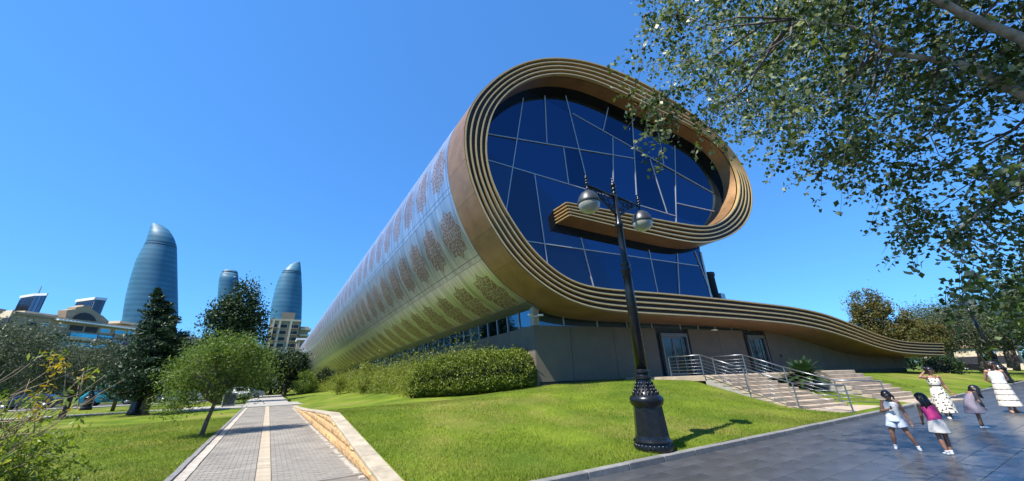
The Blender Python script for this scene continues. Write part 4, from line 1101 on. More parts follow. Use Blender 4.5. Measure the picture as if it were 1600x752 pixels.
# --- clipped hedge in front of the drum
def hedge():
    rg = np.random.default_rng(61)
    root = empty('hedge', (9.0, 18.2, 0)); tag(root, 'clipped rounded green hedge in front of the museum corner', 'hedge')
    A = np.array([6.6, 21.6]); B = np.array([11.35, 15.6]); d = (B-A)/np.linalg.norm(B-A); Ln = np.linalg.norm(B-A); nrm = np.array([d[1], -d[0]])
    if nrm[1] > 0: nrm = -nrm
    pts = []; n = 46000
    # superellipse section swept along the line, most leaves near the surface
    t = rg.random(n); th = rg.random(n)*2*math.pi; rr = 1-np.abs(rg.normal(size=n))*.10
    x = t*Ln; hw = 1.55; hh = np.interp(t, [0, .05, .14, .4, .8, .92, .97, 1], [.8, 1.5, 1.95, 2.2, 2.1, 1.85, 1.5, .9])
    ex = .62
    cx = np.sign(np.cos(th))*np.abs(np.cos(th))**ex; cz = np.sign(np.sin(th))*np.abs(np.sin(th))**ex
    bump = np.array([mnoise.noise((a*1.1, b*2.2, 5)) for a, b in zip(x, th)])*.10+np.array([mnoise.noise((a*3, b*5, 9)) for a, b in zip(x, th)])*.06
    rr = rr+bump
    off = cx*hw*rr; zz_ = hh*.5+cz*hh*.5*rr
    endc = np.minimum(1, np.minimum(t, 1-t)/.13); off *= .42+.58*np.sqrt(endc)
    P = A+d*x[:, None]+nrm*(off-1.2)[:, None]
    z = gz(P[:, 0], P[:, 1])+zz_+rg.normal(size=n)*.02
    pts = np.column_stack([P, z])-np.array([9.0, 18.2, 0])
    sh = []                                                         # loose shoots above the clipped surface
    for k in range(420):
        t_s = rg.random(); a_ = rg.random()*math.pi; x_ = t_s*Ln; hh_ = float(np.interp(t_s, [0, .05, .14, .4, .8, .92, .97, 1], [.8, 1.5, 1.95, 2.2, 2.1, 1.85, 1.5, .9]))
        o_ = math.copysign(abs(math.cos(a_))**ex, math.cos(a_))*hw; P_ = A+d*x_+nrm*(o_-1.2); z_ = gz1(P_[0], P_[1])+hh_*.5+abs(math.sin(a_))**ex*hh_*.5
        m_s = 7; ln_ = .12+.22*rg.random(); dr = np.array([rg.normal()*.3+nrm[0]*math.cos(a_), rg.normal()*.3+nrm[1]*math.cos(a_), .5+abs(math.sin(a_))]); dr /= np.linalg.norm(dr)
        sh.append(np.array([P_[0]-9, P_[1]-18.2, z_])+dr*(np.linspace(-.05, ln_, m_s)[:, None])+rg.normal(size=(m_s, 3))*.025)
    pts = np.concatenate([pts]+sh)
    # end caps
    m_ = 7000; th = rg.random(m_)*2*math.pi; q = np.sqrt(rg.random(m_)); side = rg.random(m_) < .5
    t2 = np.where(side, .0, 1.0); x2 = t2*Ln+np.where(side, 1, -1)*np.abs(rg.normal(size=m_))*.1
    off2 = np.sign(np.cos(th))*np.abs(np.cos(th))**ex*hw*q*.45; zz2 = np.where(side, .85, .95)*(.5+.5*np.sign(np.sin(th))*np.abs(np.sin(th))**ex*q)
    P2 = A+d*x2[:, None]+nrm*(off2-1.2)[:, None]
    pts = np.concatenate([pts, np.column_stack([P2, gz(P2[:, 0], P2[:, 1])+zz2])-np.array([9.0, 18.2, 0])])
    leaves('foliage', pts, .105, LM['hedge'], root, .55, .2, rg)
    stem = MB()
    for k in range(14):
        p = A+d*(Ln*(k+.5)/14)-nrm*1.2; z0 = gz1(p[0], p[1])
        for j in range(4):
            a = rg.random()*6.28; stem.tube([(p[0]-9, p[1]-18.2, z0-.05), (p[0]-9+math.cos(a)*.5, p[1]-18.2+math.sin(a)*.5, z0+1.2)], [.03, .012], 5)
    stem.build('stems', M['bark'], root)
    # dark balls added inside so that light does not pass straight through
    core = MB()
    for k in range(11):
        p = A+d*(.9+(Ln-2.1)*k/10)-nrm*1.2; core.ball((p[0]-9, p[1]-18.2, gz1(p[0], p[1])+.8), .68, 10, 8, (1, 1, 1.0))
    core.build('light_block_core', M['hedge_core'], root, True)
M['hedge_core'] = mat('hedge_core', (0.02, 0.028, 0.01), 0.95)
hedge()

# --- weeds and ground cover on the bank below the drum
def bank():
    rg = np.random.default_rng(71); n = 1900
    y = 21+rg.random(n)**1.6*75; t = rg.random(n)
    x0 = np.interp(y, [21, 26, 34, 60, 96], [7.0, 7.2, 6.8, 6.0, 5.5]); x = x0+(12.0-x0)*t
    h = (.75+1.15*t)*(0.6+.8*rg.random(n))
    h *= np.interp(y, [21, 30, 60, 96], [1.15, 1.3, 1.35, 1.2])
    z = gz(x, y); pts = []
    for i in range(n):
        m_ = 34; q = rg.normal(size=(m_, 3))*np.array([.28, .32, .22])*h[i]; q[:, 2] = np.abs(q[:, 2])*1.4+rg.random(m_)*h[i]*.75
        pts.append(np.array([x[i], y[i], z[i]])+q)
    o = leaves('undergrowth', np.concatenate(pts), .19, LM['weed'], None, .26, .2, rg, -.5); tag(o, kind='stuff')
bank()
for i, (px, py, Y, hgt, lab) in enumerate([(572, 574, 33, 1.5, 'tall weed with pale leaves sticking up from the bank near the hedge'), (530, 590, 42, 1.6, 'bushy weed half way along the bank under the drum')]):
    P = onY(px, py, Y); z0 = gz1(P[0], P[1])
    make_tree('shrub', lab, 'plant', (P[0], P[1], z0), .5, .03, [(0,0,max(.8, P[2]-z0-.3),.6,.6,.5),(0,0,.8,.5,.5,.6)], 34, 40, .16, .17, LM['weed'], M['twig'], seed=80+i, aspect=.35, nlimb=8)

# --- sago palm between the flights
def sago():
    P = onX(1262, 606, 23.0); z0 = ground_z(P[0], P[1]); rg = np.random.default_rng(91)
    root = empty('sago_palm', (P[0], P[1], z0)); tag(root, 'low sago palm with arching dark fronds between the two flights of stairs', 'palm')
    MB().lathe([(.16, -.1), (.20, .1), (.19, .35), (.14, .5), (.02, .58)], 14).build('trunk', M['bark'], root, True)
    for k in range(62):
        a = k*2.39996; el = .12+1.2*(k/62)**.9; ln = 1.25*(.85+.3*rg.random()); fr = MB(); pts = []
        for i in range(9):
            s = i/8; r_ = ln*s*math.cos(el)*(1-.05*s); z = .5+ln*s*math.sin(el)-.55*ln*s*s*math.cos(el)
            pts.append(np.array([math.cos(a)*r_, math.sin(a)*r_, z]))
        fr.tube(pts, np.linspace(.018, .005, 9), 4)
        T = np.array([-math.sin(a), math.cos(a), 0])
        for i in range(2, 36):
            s = i/36; f = s*8; j = min(7, int(f)); p = pts[j]*(1-(f-j))+pts[j+1]*(f-j); d = pts[j+1]-pts[j]; d /= np.linalg.norm(d)
            w_ = .27*math.sin(math.pi*min(1, s*.9+.12))
            for sd_ in (-1, 1):
                tip = p+T*sd_*w_+d*.10+np.array([0, 0, .04]); b = p+d*.032
                fr.add([p, b, tip], [(0, 1, 2)])
        fr.build('frond', LM['palm'], root)
sago()

# --- foreground bush with bare twigs at the left edge
def bush():
    rg = np.random.default_rng(101)
    B0 = np.array([-2.92, 6.95, 0.0])
    root = empty('bush', tuple(B0)); tag(root, 'large leafy bush with bare twigs and yellowing tips at the near left edge', 'bush')
    st_ = MB(); pts = []; yp = []
    for k in range(110):
        a = rg.random()*6.28; r_ = .25+.95*rg.random()**.7; h = .5+.75*rg.random()
        e = np.array([math.cos(a)*r_, math.sin(a)*r_, h]); p = limb_path((rg.normal()*.12, rg.normal()*.12, -.03), e, .12, rg, 6, .05)
        st_.tube(p, np.linspace(.014, .004, 7), 5)
        for i in range(2, 7):
            m_ = 34; pts.append(np.array(p[i])+rg.normal(size=(m_, 3))*.11)
    # twigs that rise above the leaves, leaning to the right
    for k in range(17):
        e = np.array([.10+.95*rg.random(), rg.normal()*.35, 1.25+.70*rg.random()]); e[0] += (e[2]-1.3)*.22
        p = limb_path((rg.normal()*.2-.1, rg.normal()*.2, .5), e, .05, rg, 6, .07)
        st_.tube(p, np.linspace(.010, .0025, 7), 5)
        for j in range(5):
            q = np.array(p[2+rg.integers(4)]); q2 = q+np.array([.12*rg.normal()+.08, .1*rg.normal(), .20+.2*rg.random()]); st_.tube([q, (q+q2)/2+rg.normal(size=3)*.015, q2], [.006, .004, .002], 4)
            if rg.random() < .5: (yp if rg.random() < .25 and e[0] > .5 else pts).append(q2+rg.normal(size=(9, 3))*.045)
    st_.build('twigs', M['twig'], root, True)
    leaves('foliage', np.concatenate(pts), .082, LM['bush'], root, .30, .3, rg)
    cl = [np.array([.62+rg.normal()*.08, rg.normal()*.12, 1.72+rg.normal()*.14])+rg.normal(size=(34, 3))*.05 for _ in range(3)]
    leaves('yellow_leaves', np.concatenate(yp+cl), .062, LM['yellow'], root, .36, .3, rg)
bush()

# --- big poplar whose crown hangs into the picture from the upper right
def big_poplar():
    rg = np.random.default_rng(111)
    B0 = np.array([9.6, -3.0, 0.0])
    root = empty('poplar_tree', tuple(B0)); tag(root, 'big poplar hanging leafy branches over the road from the upper right', 'tree')
    def W(px, py, d): r_ = ray(px, py); return CAMP+r_/np.linalg.norm(r_)*d-B0
    tk = MB(); fork = np.array([-.1, .15, 4.4])
    tk.tube([(0, 0, -.15), (.02, .02, .4), (0, .05, 2.4), tuple(fork)], [.42, .30, .25, .21], 12)
    limbs = [[fork, W(1720, 160, 7.2), W(1600, 62, 6.8), W(1500, 20, 6.5), W(1400, -40, 5.8), W(1250, -90, 5.8)],
             [fork, W(1760, 300, 8.0), W(1600, 148, 7.2), W(1500, 100, 6.9), W(1400, 84, 6.5), W(1330, 42, 5.8), W(1240, 30, 5.7)],
             [fork, W(1800, 350, 9.4), W(1620, 290, 9.0), W(1530, 330, 8.8), W(1470, 385, 8.8)],
             [fork, np.array([1.5, -.6, 6.5]), np.array([2.6, -1.2, 8.2])], [fork, np.array([-.8, -1.4, 6.4]), np.array([-1.4, -2.6, 8.6])], [fork, np.array([.3, .6, 7]), np.array([.2, .6, 9.6])]]
    rad = [.10, .07, .05, .036, .025, .016, .01]
    ends = []
    for l in limbs:
        tk.tube(l, rad[:len(l)], 9); ends += [np.asarray(p, float) for p in l[1:]]
    # leaf clumps inside the outline the crown shows against the sky
    import bisect
    POLY = [(1062,-60),(1078,35),(1110,85),(1145,110),(1180,170),(1200,215),(1250,240),(1300,250),(1345,262),(1385,300),(1408,350),(1432,372),(1455,430),(1480,452),(1530,470),(1580,452),(1680,470),(1900,300),(1900,-420),(1300,-420)]
    def inside(x, y):
        c = False; j = len(POLY)-1
        for i in range(len(POLY)):
            (xi, yi), (xj, yj) = POLY[i], POLY[j]
            if (yi > y) != (yj > y) and x < (xj-xi)*(y-yi)/(yj-yi)+xi: c = not c
            j = i
        return c
    cl = []
    while len(cl) < 800:
        x, y = 1000+rg.random()*850, -400+rg.random()*880
        if not inside(x, y): continue
        t = (x-1000)/700
        if mnoise.noise((x*.012, y*.014, 2.0)) < -.27+.30*max(0, 1-(x-1000)/260): continue      # gaps of sky
        cl.append((W(x, y, 5.6+2.8*min(1, t)+rg.normal()*.75), 1.0))
    spr = [((1000,110),5.6,1),((1018,160),5.5,3),((1050,145),5.6,3),((1085,130),5.7,3),((1060,180),5.5,2),((1100,165),5.7,2),((1120,205),5.8,1),((1018,30),5.6,2),((1060,25),5.6,4),((1040,90),5.6,2),((1130,140),5.8,2)]
    for (p, d, n_) in spr:
        for _ in range(n_): cl.append((W(p[0]+rg.normal()*12, p[1]+rg.normal()*9, d+rg.normal()*.1), .45))
    for q_ in range(500):                                           # the rest of the crown, above and behind
        v = rg.normal(size=3); v /= np.linalg.norm(v); r_ = rg.random()**.4
        p = np.array([1.2, -1.2, 7.6])+v*np.array([3.6, 3.2, 2.6])*r_
        if q_ > 230: p = np.array([8.2, 1.5, 8.6])-B0+v*np.array([3.4, 2.0, 1.7])*r_
        cl.append((p, 1.2))
    pts = []; tw = MB(); E_ = []
    for l in limbs:
        for p0_, p1_ in zip(l[:-1], l[1:]):
            for q_ in np.linspace(0, 1, 8): E_.append(np.asarray(p0_, float)*(1-q_)+np.asarray(p1_, float)*q_)
    E_ = np.array(E_)
    for (c, s_) in cl:
        a = E_[np.argmin(np.linalg.norm(E_-c, axis=1))]; dd = np.linalg.norm(c-a)
        if dd < 1.5 and rg.random() < .16: tw.tube(limb_path(a, c, -.05, rg, 4, .07), np.linspace(.016, .004, 5), 4)
        out_ = (c-a)/(dd+.01)
        for k in range(int(2.4+3.2*rg.random()*s_)):                    # hanging sprays: leaves strung along thin twigs
            d_ = out_*.6+rg.normal(size=3)*.55; d_[2] -= .35; d_ /= np.linalg.norm(d_); ln_ = .28+.42*rg.random()
            m_ = int(ln_*36); tt = np.linspace(.05, 1, m_)[:, None]; pth = c+d_*ln_*tt+np.array([0, 0, -.22*ln_])*tt**2
            pts.append(pth+rg.normal(size=(m_, 3))*.045)
            if k < 2: tw.tube([c, c+d_*ln_*.5+np.array([0, 0, -.055*ln_]), pth[-1]], [.004, .003, .0015], 3, False)
    tk.build('trunk', M['bark_pale'], root, True); tw.build('twigs', M['bark'], root, True)
    leaves('crown', np.concatenate(pts), .066, LM['poplar'], root, .72, .2, rg, .35)
big_poplar()

# --- grass blades
def grass(name, n, sampler, hgt, wid, material, seed):
    rg = np.random.default_rng(seed); x, y = sampler(rg, n); z = np.where((x > 2) & (y > yk(x)), gz(x, y), 0.0); n = len(x)
    h = hgt*(.5+.9*rg.random(n)); a = rg.random(n)*2*math.pi; wv = np.stack([np.cos(a), np.sin(a), 0*a], 1)*(wid*(.6+.8*rg.random(n)))[:, None]
    b = np.stack([x, y, z-.005], 1); tipo = rg.normal(size=(n, 3))*(h*.45)[:, None]; tipo[:, 2] = h
    V = np.empty((n, 3, 3)); V[:, 0] = b-wv; V[:, 1] = b+wv; V[:, 2] = b+tipo
    tag(link(name, mesh_np(name, V.reshape(-1, 3), np.arange(3*n), 3), material), kind='stuff')
def s_right(rg, n):
    x = 2.2+rg.random(n)**1.25*30; y = yk(x)+.18+rg.random(n)**1.5*13
    k = (y < 16.5-.19*(x-11)) & ~((x > 17.7) & (x < 21.7) & (y > 4.9)) & ~((x > 23.7) & (x < 28) & (y > 4)) & ~((x > 17.6) & (y < yk(x)+1.6))
    return x[k], y[k]
grass('grass', 240000, s_right, .050, .0055, M['grass'], 5)
def s_left(rg, n):
    y = 5+rg.random(n)**1.3*22; x = -1.36-rg.random(n)**1.2*(1.8+y*.42); return x, y
grass('grass', 130000, s_left, .05, .006, M['grass_left'], 6)
# ================================================================== CITY BEHIND THE PARK
def stripes_mat(name, c1, c2, period, duty=.5, axis=2, rough=.35, metal=0.0, spec=.6):
    m, t, b = nodes_mat(name)
    tc = N(t, 'ShaderNodeTexCoord'); sp = N(t, 'ShaderNodeSeparateXYZ'); L(t, tc.outputs['Object'], sp.inputs[0])
    f = math_(t, 'FRACT', math_(t, 'DIVIDE', sp.outputs[axis], period)); k = math_(t, 'LESS_THAN', f, duty)
    nz = N(t, 'ShaderNodeTexNoise', i_Scale=.05, i_Detail=4.0); L(t, tc.outputs['Object'], nz.inputs['Vector'])
    mx = N(t, 'ShaderNodeMixRGB'); L(t, k, mx.inputs[0]); mx.inputs[1].default_value = rgba(c1); mx.inputs[2].default_value = rgba(c2)
    h = N(t, 'ShaderNodeHueSaturation'); L(t, mx.outputs[0], h.inputs['Color']); L(t, math_(t, 'MULTIPLY_ADD', nz.outputs[0], .7, .65), h.inputs['Value'])
    L(t, h.outputs[0], b.inputs['Base Color']); b.inputs['Roughness'].default_value = rough; b.inputs['Metallic'].default_value = metal; b.inputs['Specular IOR Level'].default_value = spec
    return m
M['flame'] = stripes_mat('flame_glass', (.045, .15, .225), (.06, .18, .26), 7.4, .45, rough=.5, metal=.0, spec=.4)
M['flame_dark'] = mat('flame_top_glass', (.04, .13, .22), .3, .3)
M['belt'] = mat('flame_belt', (.02, .05, .09), .4)
def flame(label, Lp, Rp, Y, tip, belt=None, depth=.75):
    """Lp, Rp: outline points (px) from the foot up to the tip"""
    A = np.array([onY(*p, Y) for p in Lp]); B = np.array([onY(*p, Y) for p in Rp])
    z0 = min(A[0][2], B[0][2])-70; z1 = onY(*tip, Y)[2]
    root = empty('glass_tower', (float((A[0][0]+B[0][0])/2), Y, 0)); tag(root, label, 'tower', 'three flame shaped glass towers on the hill')
    oz = np.array([root.location.x, Y, 0])
    zs = np.concatenate([np.linspace(z0, z1-14, 40), z1-14*np.linspace(.9, 0.02, 10)]); n = 40
    ax = np.interp(zs, np.concatenate([[z0], A[:, 2]]), np.concatenate([[A[0][0]], A[:, 0]])); bx = np.interp(zs, np.concatenate([[z0], B[:, 2]]), np.concatenate([[B[0][0]], B[:, 0]]))
    V = []
    for z, a, b in zip(zs, ax, bx):
        c, r = (a+b)/2, max(.3, (b-a)/2)
        for k in range(n):
            t = 2*math.pi*k/n; V.append((c+r*math.cos(t)-oz[0], r*depth*math.sin(t)*min(1, .3+(z1-z)/25), z))
    Fc = []
    for i in range(len(zs)-1):
        for k in range(n):
            a, b = i*n+k, i*n+(k+1) % n; Fc.append((a, b, b+n, a+n))
    Fc.append(tuple((len(zs)-1)*n+k for k in range(n)))
    link('glass_shaft', mesh_from('glass_shaft', V, Fc, True), M['flame'], root)
    if belt:
        for bz in belt:
            z = onY(CXP-500, bz, Y)[2] if False else onY(tip[0], bz, Y)[2]; a = np.interp(z, A[:, 2], A[:, 0]); b = np.interp(z, B[:, 2], B[:, 0]); c, r = (a+b)/2, (b-a)/2
            mb = MB(); V = []
            for zz_, s in ((z-1.2, 1.006), (z+1.2, 1.006)):
                for k in range(n):
                    t = 2*math.pi*k/n; V.append((c+r*s*math.cos(t)-oz[0], r*s*depth*math.sin(t), zz_))
            mb.add(V, [(k, (k+1) % n, n+(k+1) % n, n+k) for k in range(n)]); mb.build('dark_belt', M['belt'], root, True)
    # vertical seam fins of the curtain wall
    return root
flame('largest of the three flame shaped blue glass towers, behind the hotel', [(191,500),(193,485),(196,466),(203,437),(212,408),(221,390),(227,380),(232,364),(236,352),(239,348.6)], [(278.5,500),(278,470),(277.3,430),(276.6,390),(275,380),(271,370),(264,360),(255,353),(246,349.6),(240,348.4)], 700, (239.5,348.4), (380.5, 384))
flame('curved blue glass tower standing behind the beige apartment block', [(421,505),(424,475),(430,450),(436,434),(441,425),(446,419),(453,413.5),(461,410),(467.5,408.6)], [(471,505),(472,470),(472,450),(471,430),(470,418),(469,408.4)], 720, (468.5,408.4), (427.5, 430))
flame('smallest looking glass tower, only its rounded top showing above the dark poplar', [(338,500),(340,460),(342,436),(345,427),(349,422.5),(354,421)], [(374,500),(374,460),(372.5,432),(371,424),(366,421.5),(362,421)], 860, (358,420.8), (426,))

class Facade:
    """vertical plane through two ground points; u metres along, z up, d out"""
    def __init__(s, A, B):
        s.A = np.array([A[0], A[1], 0.0]); s.B = np.array([B[0], B[1], 0.0]); d = s.B-s.A; s.L = np.linalg.norm(d); s.U = d/s.L
        s.Nn = np.array([s.U[1], -s.U[0], 0]);
        if (s.Nn @ (CAMP-s.A)) < 0: s.Nn = -s.Nn
    def at(s, px, py):
        P = onplane(px, py, s.A, s.Nn); return float((P-s.A) @ s.U), float(P[2])
    def box(s, mb, u0, u1, z0, z1, d0, d1):
        return mb.frame_box(s.A-s.O, s.U, s.Nn, ZV, u0, u1, d0, d1, z0, z1)
    O = np.zeros(3)

M['hotel_wall'] = mat('hotel_wall', (.34, .26, .17), .85, var=.06, scale=.3)
M['hotel_pale'] = mat('hotel_pale', (.60, .50, .34), .85, var=.05, scale=.3)
M['dark_room'] = mat('dark_room', (.02, .02, .025), .6)
M['apt_wall'] = mat('apt_wall', (.36, .255, .165), .85, var=.06, scale=.3)
M['office_grey'] = mat('office_grey', (.28, .30, .33), .7, var=.05, scale=.1)
M['office_glass'] = glass_mat('office_glass', (.13, .15, .19), .12, (.03, .035, .045), .4)
def same_z(px, py, z):
    """point on the ray through the pixel at height z"""
    return onz(px, py, z)
def hotel():
    A = onY(22, 486, 150); z = A[2]; B = same_z(226, 513, z); Cc = same_z(-60, 512, z)
    F = Facade(A, B); G = Facade(A, Cc); root = empty('hotel', (A[0], A[1], 0)); tag(root, 'long beige hotel with teal windows, balconies and an arched gable on its roof', 'hotel')
    F.O = G.O = np.array([A[0], A[1], 0])
    bk = MB(); P = [A*[1, 1, 0], B*[1, 1, 0], B*[1, 1, 0]-F.Nn*40, A*[1, 1, 0]-F.Nn*40-G.Nn*0]
    poly = [np.array([p[0]-A[0], p[1]-A[1], 0]) for p in (A, B, B-F.Nn*30, Cc-G.Nn*0, Cc)]
    bk.prism([poly[0], poly[1], poly[2], poly[3]], (0, 0, z)); body = bk.build('wall', M['hotel_wall'], root)
    side = MB(); G.box(side, 0.05, G.L, 0, z+.3, 0, .25); side.build('side_wall', M['hotel_pale'], root)
    def zp(x, y): return (x/5.373, 440+y/5.373)
    def fbox(name, a, b, d0, d1, m_, par=root, F_=F):
        (u0, z1), (u1, z0) = F_.at(*zp(*a)), F_.at(*zp(*b)); mb = MB(); F_.box(mb, min(u0, u1), max(u0, u1), min(z0, z1), max(z0, z1), d0, d1); return mb.build(name, m_, par)
    # cornice with white rafter ends
    u0, zc = F.at(*zp(450, 318)); u1, _ = F.at(*zp(1150, 385)); mb = MB(); F.box(mb, 0, F.L, z-.7, z-.2, .0, .5); mb.build('cornice', M['hotel_wall'], root)
    for k in range(24):
        u = u0+(u1-u0)*k/24; mb = MB(); F.box(mb, u, u+.9, zc-.25, zc+.15, .1, 1.6); mb.build('rafter_end', M['white'], root)
    # windows and balconies in rows
    for (a, b, kind) in [((490,352),(553,388),'t'),((595,364),(686,418),'d'),((725,376),(806,432),'d'),((842,388),(914,440),'t'),((966,400),(1048,452),'t'),((1075,408),(1120,455),'t'),((480,440),(540,480),'d'),((580,456),(650,500),'d'),((712,470),(780,500),'d'),((822,478),(900,514),'t'),((946,487),(1030,528),'t'),((830,568),(884,606),'t'),((950,575),(1020,612),'t'),((715,560),(780,600),'d'),((230,340),(300,375),'d'),((340,345),(400,380),'t')]:
        fr = fbox('window', a, b, -.2, .12, M['hotel_pale'] if kind == 't' else M['dark_room'])
        (u0_, z1_), (u1_, z0_) = F.at(*zp(*a)), F.at(*zp(*b)); n_ = 3
        for k in range(n_):
            w_ = (u1_-u0_-.4)/n_; mb = MB(); F.box(mb, u0_+.2+k*w_+.08, u0_+.2+(k+1)*w_-.08, z0_+.25, z1_-.25, .10, .16); mb.build('pane', M['hotel_glass'] if kind == 't' else M['dark_room'], fr)
    for (a, b) in [((540,422),(905,446)),((470,500),(905,520))]:
        (u0_, z1_), (u1_, _) = F.at(*zp(*a)), F.at(*zp(b[0], b[1]+22)); sl = MB(); F.box(sl, u0_, u1_, z1_-2.2, z1_-1.3, .1, 2.2); o = sl.build('balcony', M['hotel_pale'], root)
        gl = MB(); F.box(gl, u0_, u1_, z1_-1.3, z1_-.2, 2.05, 2.15); gl.build('balustrade', M['hotel_glass'], o)
    # arched gable
    pts = [F.at(*zp(*p)) for p in ((560,300),(575,240),(645,232),(652,215),(705,208),(716,198),(772,203),(786,232),(828,262),(880,292),(925,335))]
    base = min(p[1] for p in pts)-1.0
    poly = [(pts[0][0], base)]+[p for p in pts]+[(pts[-1][0], base)]
    gb = MB().prism([F.A-F.O+F.U*u+ZV*zz_-F.Nn*3 for u, zz_ in poly], F.Nn*2.6); g_ = gb.build('gable', M['hotel_wall'], root)
    ap = [F.at(*zp(*p)) for p in ((620,312),(645,285),(685,266),(722,262),(762,272),(795,298),(815,332))]
    MB().prism([F.A-F.O+F.U*u+ZV*zz_-F.Nn*.4 for u, zz_ in ap], F.Nn*.3).build('arch_recess', M['dark_room'], g_)
    for (a, b, m_) in [((305,243),(560,305),M['hotel_pale'])]:
        ph = fbox('penthouse', a, b, -9, -3, m_); fbox('window', (375, 268), (468, 298), -3.0, -2.8, M['hotel_glass'])
    for k, (a, b) in enumerate([((8,322),(40,388)),((55,314),(78,350)),((-40,335),(-10,400))]):
        fbox('window', a, b, .2, .35, M['dark_room'], root, G)
    fbox('roof_tank', (268,238), (298,275), -7, -5.5, M['white'])
    fbox('roof_wing', (1085,328), (1240,370), -8, -3, M['hotel_pale'])
    return root
hotel()
def office(label, pl, pm, pr, Y, ztop_drop, nfin, mast=None):
    """two-faced tower: pixel of the top at its left, middle and right edge"""
    Mi = onY(*pm, Y); Le = same_z(*pl, Mi[2]); Ri = same_z(*pr, Mi[2]); z = Mi[2]; zb = z-ztop_drop
    root = empty('office_tower', (Mi[0], Mi[1], zb)); tag(root, label, 'tower')
    O2 = np.array([Mi[0], Mi[1], zb]); bk = Le+Ri-Mi
    MB().prism([np.array([p[0]-O2[0], p[1]-O2[1], 0]) for p in (Le, Mi, Ri, bk)], (0, 0, z-zb)).build('block', M['office_grey'], root)
    for (P, Q, kind) in ((Le, Mi, 'fins'), (Mi, Ri, 'glass')):
        F = Facade(P, Q); F.O = O2*[1, 1, 0]
        if kind == 'fins':
            for k in range(nfin):
                u = F.L*(k+.2)/nfin; mb = MB(); F.box(mb, u, u+F.L/nfin*.55, 4, z-zb-3, .0, .5); mb.build('window_strip', M['office_glass'], root)
        else:
            for k in range(3):
                mb = MB(); F.box(mb, F.L*(.06+.31*k), F.L*(.33+.31*k), 3, z-zb-1.5, 0, .5); mb.build('glass_panel', M['office_glass'], root)
        mb = MB(); F.box(mb, -.3, F.L+.3, z-zb-1.6, z-zb+.5, 0, .9); mb.build('parapet', M['white'], root)
    if mast:
        mz = onY(*mast, Y)[2]; MB().tube([(0, 3, z-zb-4), (0, 3, mz-zb)], [.8, .25], 6).build('mast', M['office_grey'], root)
    return root
office('grey office tower with a mast on the hill far left', (34, 463.5), (56, 460), (75, 459.5), 480, 60, 9, (62, 446))
office('grey office tower with a dark recessed crown behind the hotel gable', (121, 469.5), (150, 465.5), (167, 467), 420, 55, 8)

def apartment():
    A = onY(424, 499, 205); z = A[2]; B = onY(469.5, 499.5, 205); root = empty('apartment_block', (A[0], A[1], 0)); tag(root, 'beige apartment block with rows of small dark windows in front of a curved glass tower', 'building')
    F = Facade(A, B); F.O = np.array([A[0], A[1], 0]); z = A[2]
    P = [np.zeros(3), F.U*F.L, F.U*F.L-F.Nn*14, -F.Nn*14]; MB().prism(P, (0, 0, z)).build('wall', M['apt_wall'], root)
    rt = MB(); F.box(rt, F.L*.32, F.L*.78, z, z+3.6, -8, .6); rt.build('roof_turret', M['apt_wall'], root)
    rt = MB(); F.box(rt, -.4, F.L+.4, z-.6, z+.3, -14, .7); rt.build('cornice', M['hotel_pale'], root)
    for k in (.06, .28, .66): 
        mb = MB(); F.box(mb, F.L*k, F.L*k+.9, 0, z-.6, .02, .7); mb.build('pilaster', M['hotel_pale'], root)
    cols = [.13, .21, .38, .46, .54, .75, .85, .93]; rows = 8
    for r in range(rows):
        zr = z-3.0-3.0*r
        for c in cols:
            mb = MB(); F.box(mb, F.L*c-.65, F.L*c+.65, zr-.9, zr+.9, .0, .12); wdw = mb.build('window', M['hotel_pale'], root)
            mb = MB(); F.box(mb, F.L*c-.5, F.L*c+.5, zr-.75, zr+.75, .1, .16); mb.build('pane', M['dark_room'] if r != 5 else M['office_glass'], wdw)
            if c in (.21, .85): mb = MB(); F.box(mb, F.L*c-1.2, F.L*c+1.2, zr-1.25, zr-.85, .1, 1.3); mb.build('balcony', M['apt_wall'], root)
    wg = MB(); F.box(wg, F.L+.05, F.L+4.5, 0, z-2.5, -12, -3); wing = wg.build('side_wing', M['apt_wall'], root)
    for r in range(9):
        mb = MB(); F.box(mb, F.L+1, F.L+5.6, z-4.2-3*r, z-3.3-3*r, -11, -2); mb.build('balcony', M['hotel_pale'], root)
apartment()
for (a, b, Y, lab) in [((437,548.2),(469,552.5),120,'long white canopy roof seen between the trees and the drum end'),((464,528.4),(484,531.5),150,'white flat roof edge beside the apartment block')]:
    P, Q = onY(*a, Y), onY(*b, Y); r_ = empty('canopy', (P[0], P[1], 0)); tag(r_, lab, 'canopy')
    MB().box((0, 0, Q[2]-0), (Q[0]-P[0]+3, 9, P[2])).build('roof_slab', M['white'], r_)
    for x in (1, (Q[0]-P[0])*.5, Q[0]-P[0]): MB().box((x-.3, 1, 0), (x+.3, 1.6, Q[2])).build('column', M['concrete'], r_)
    MB().box((.5, 4, 0), (Q[0]-P[0]+2.5, 8.5, Q[2]-.05)).build('wall', M['apt_wall'], r_)
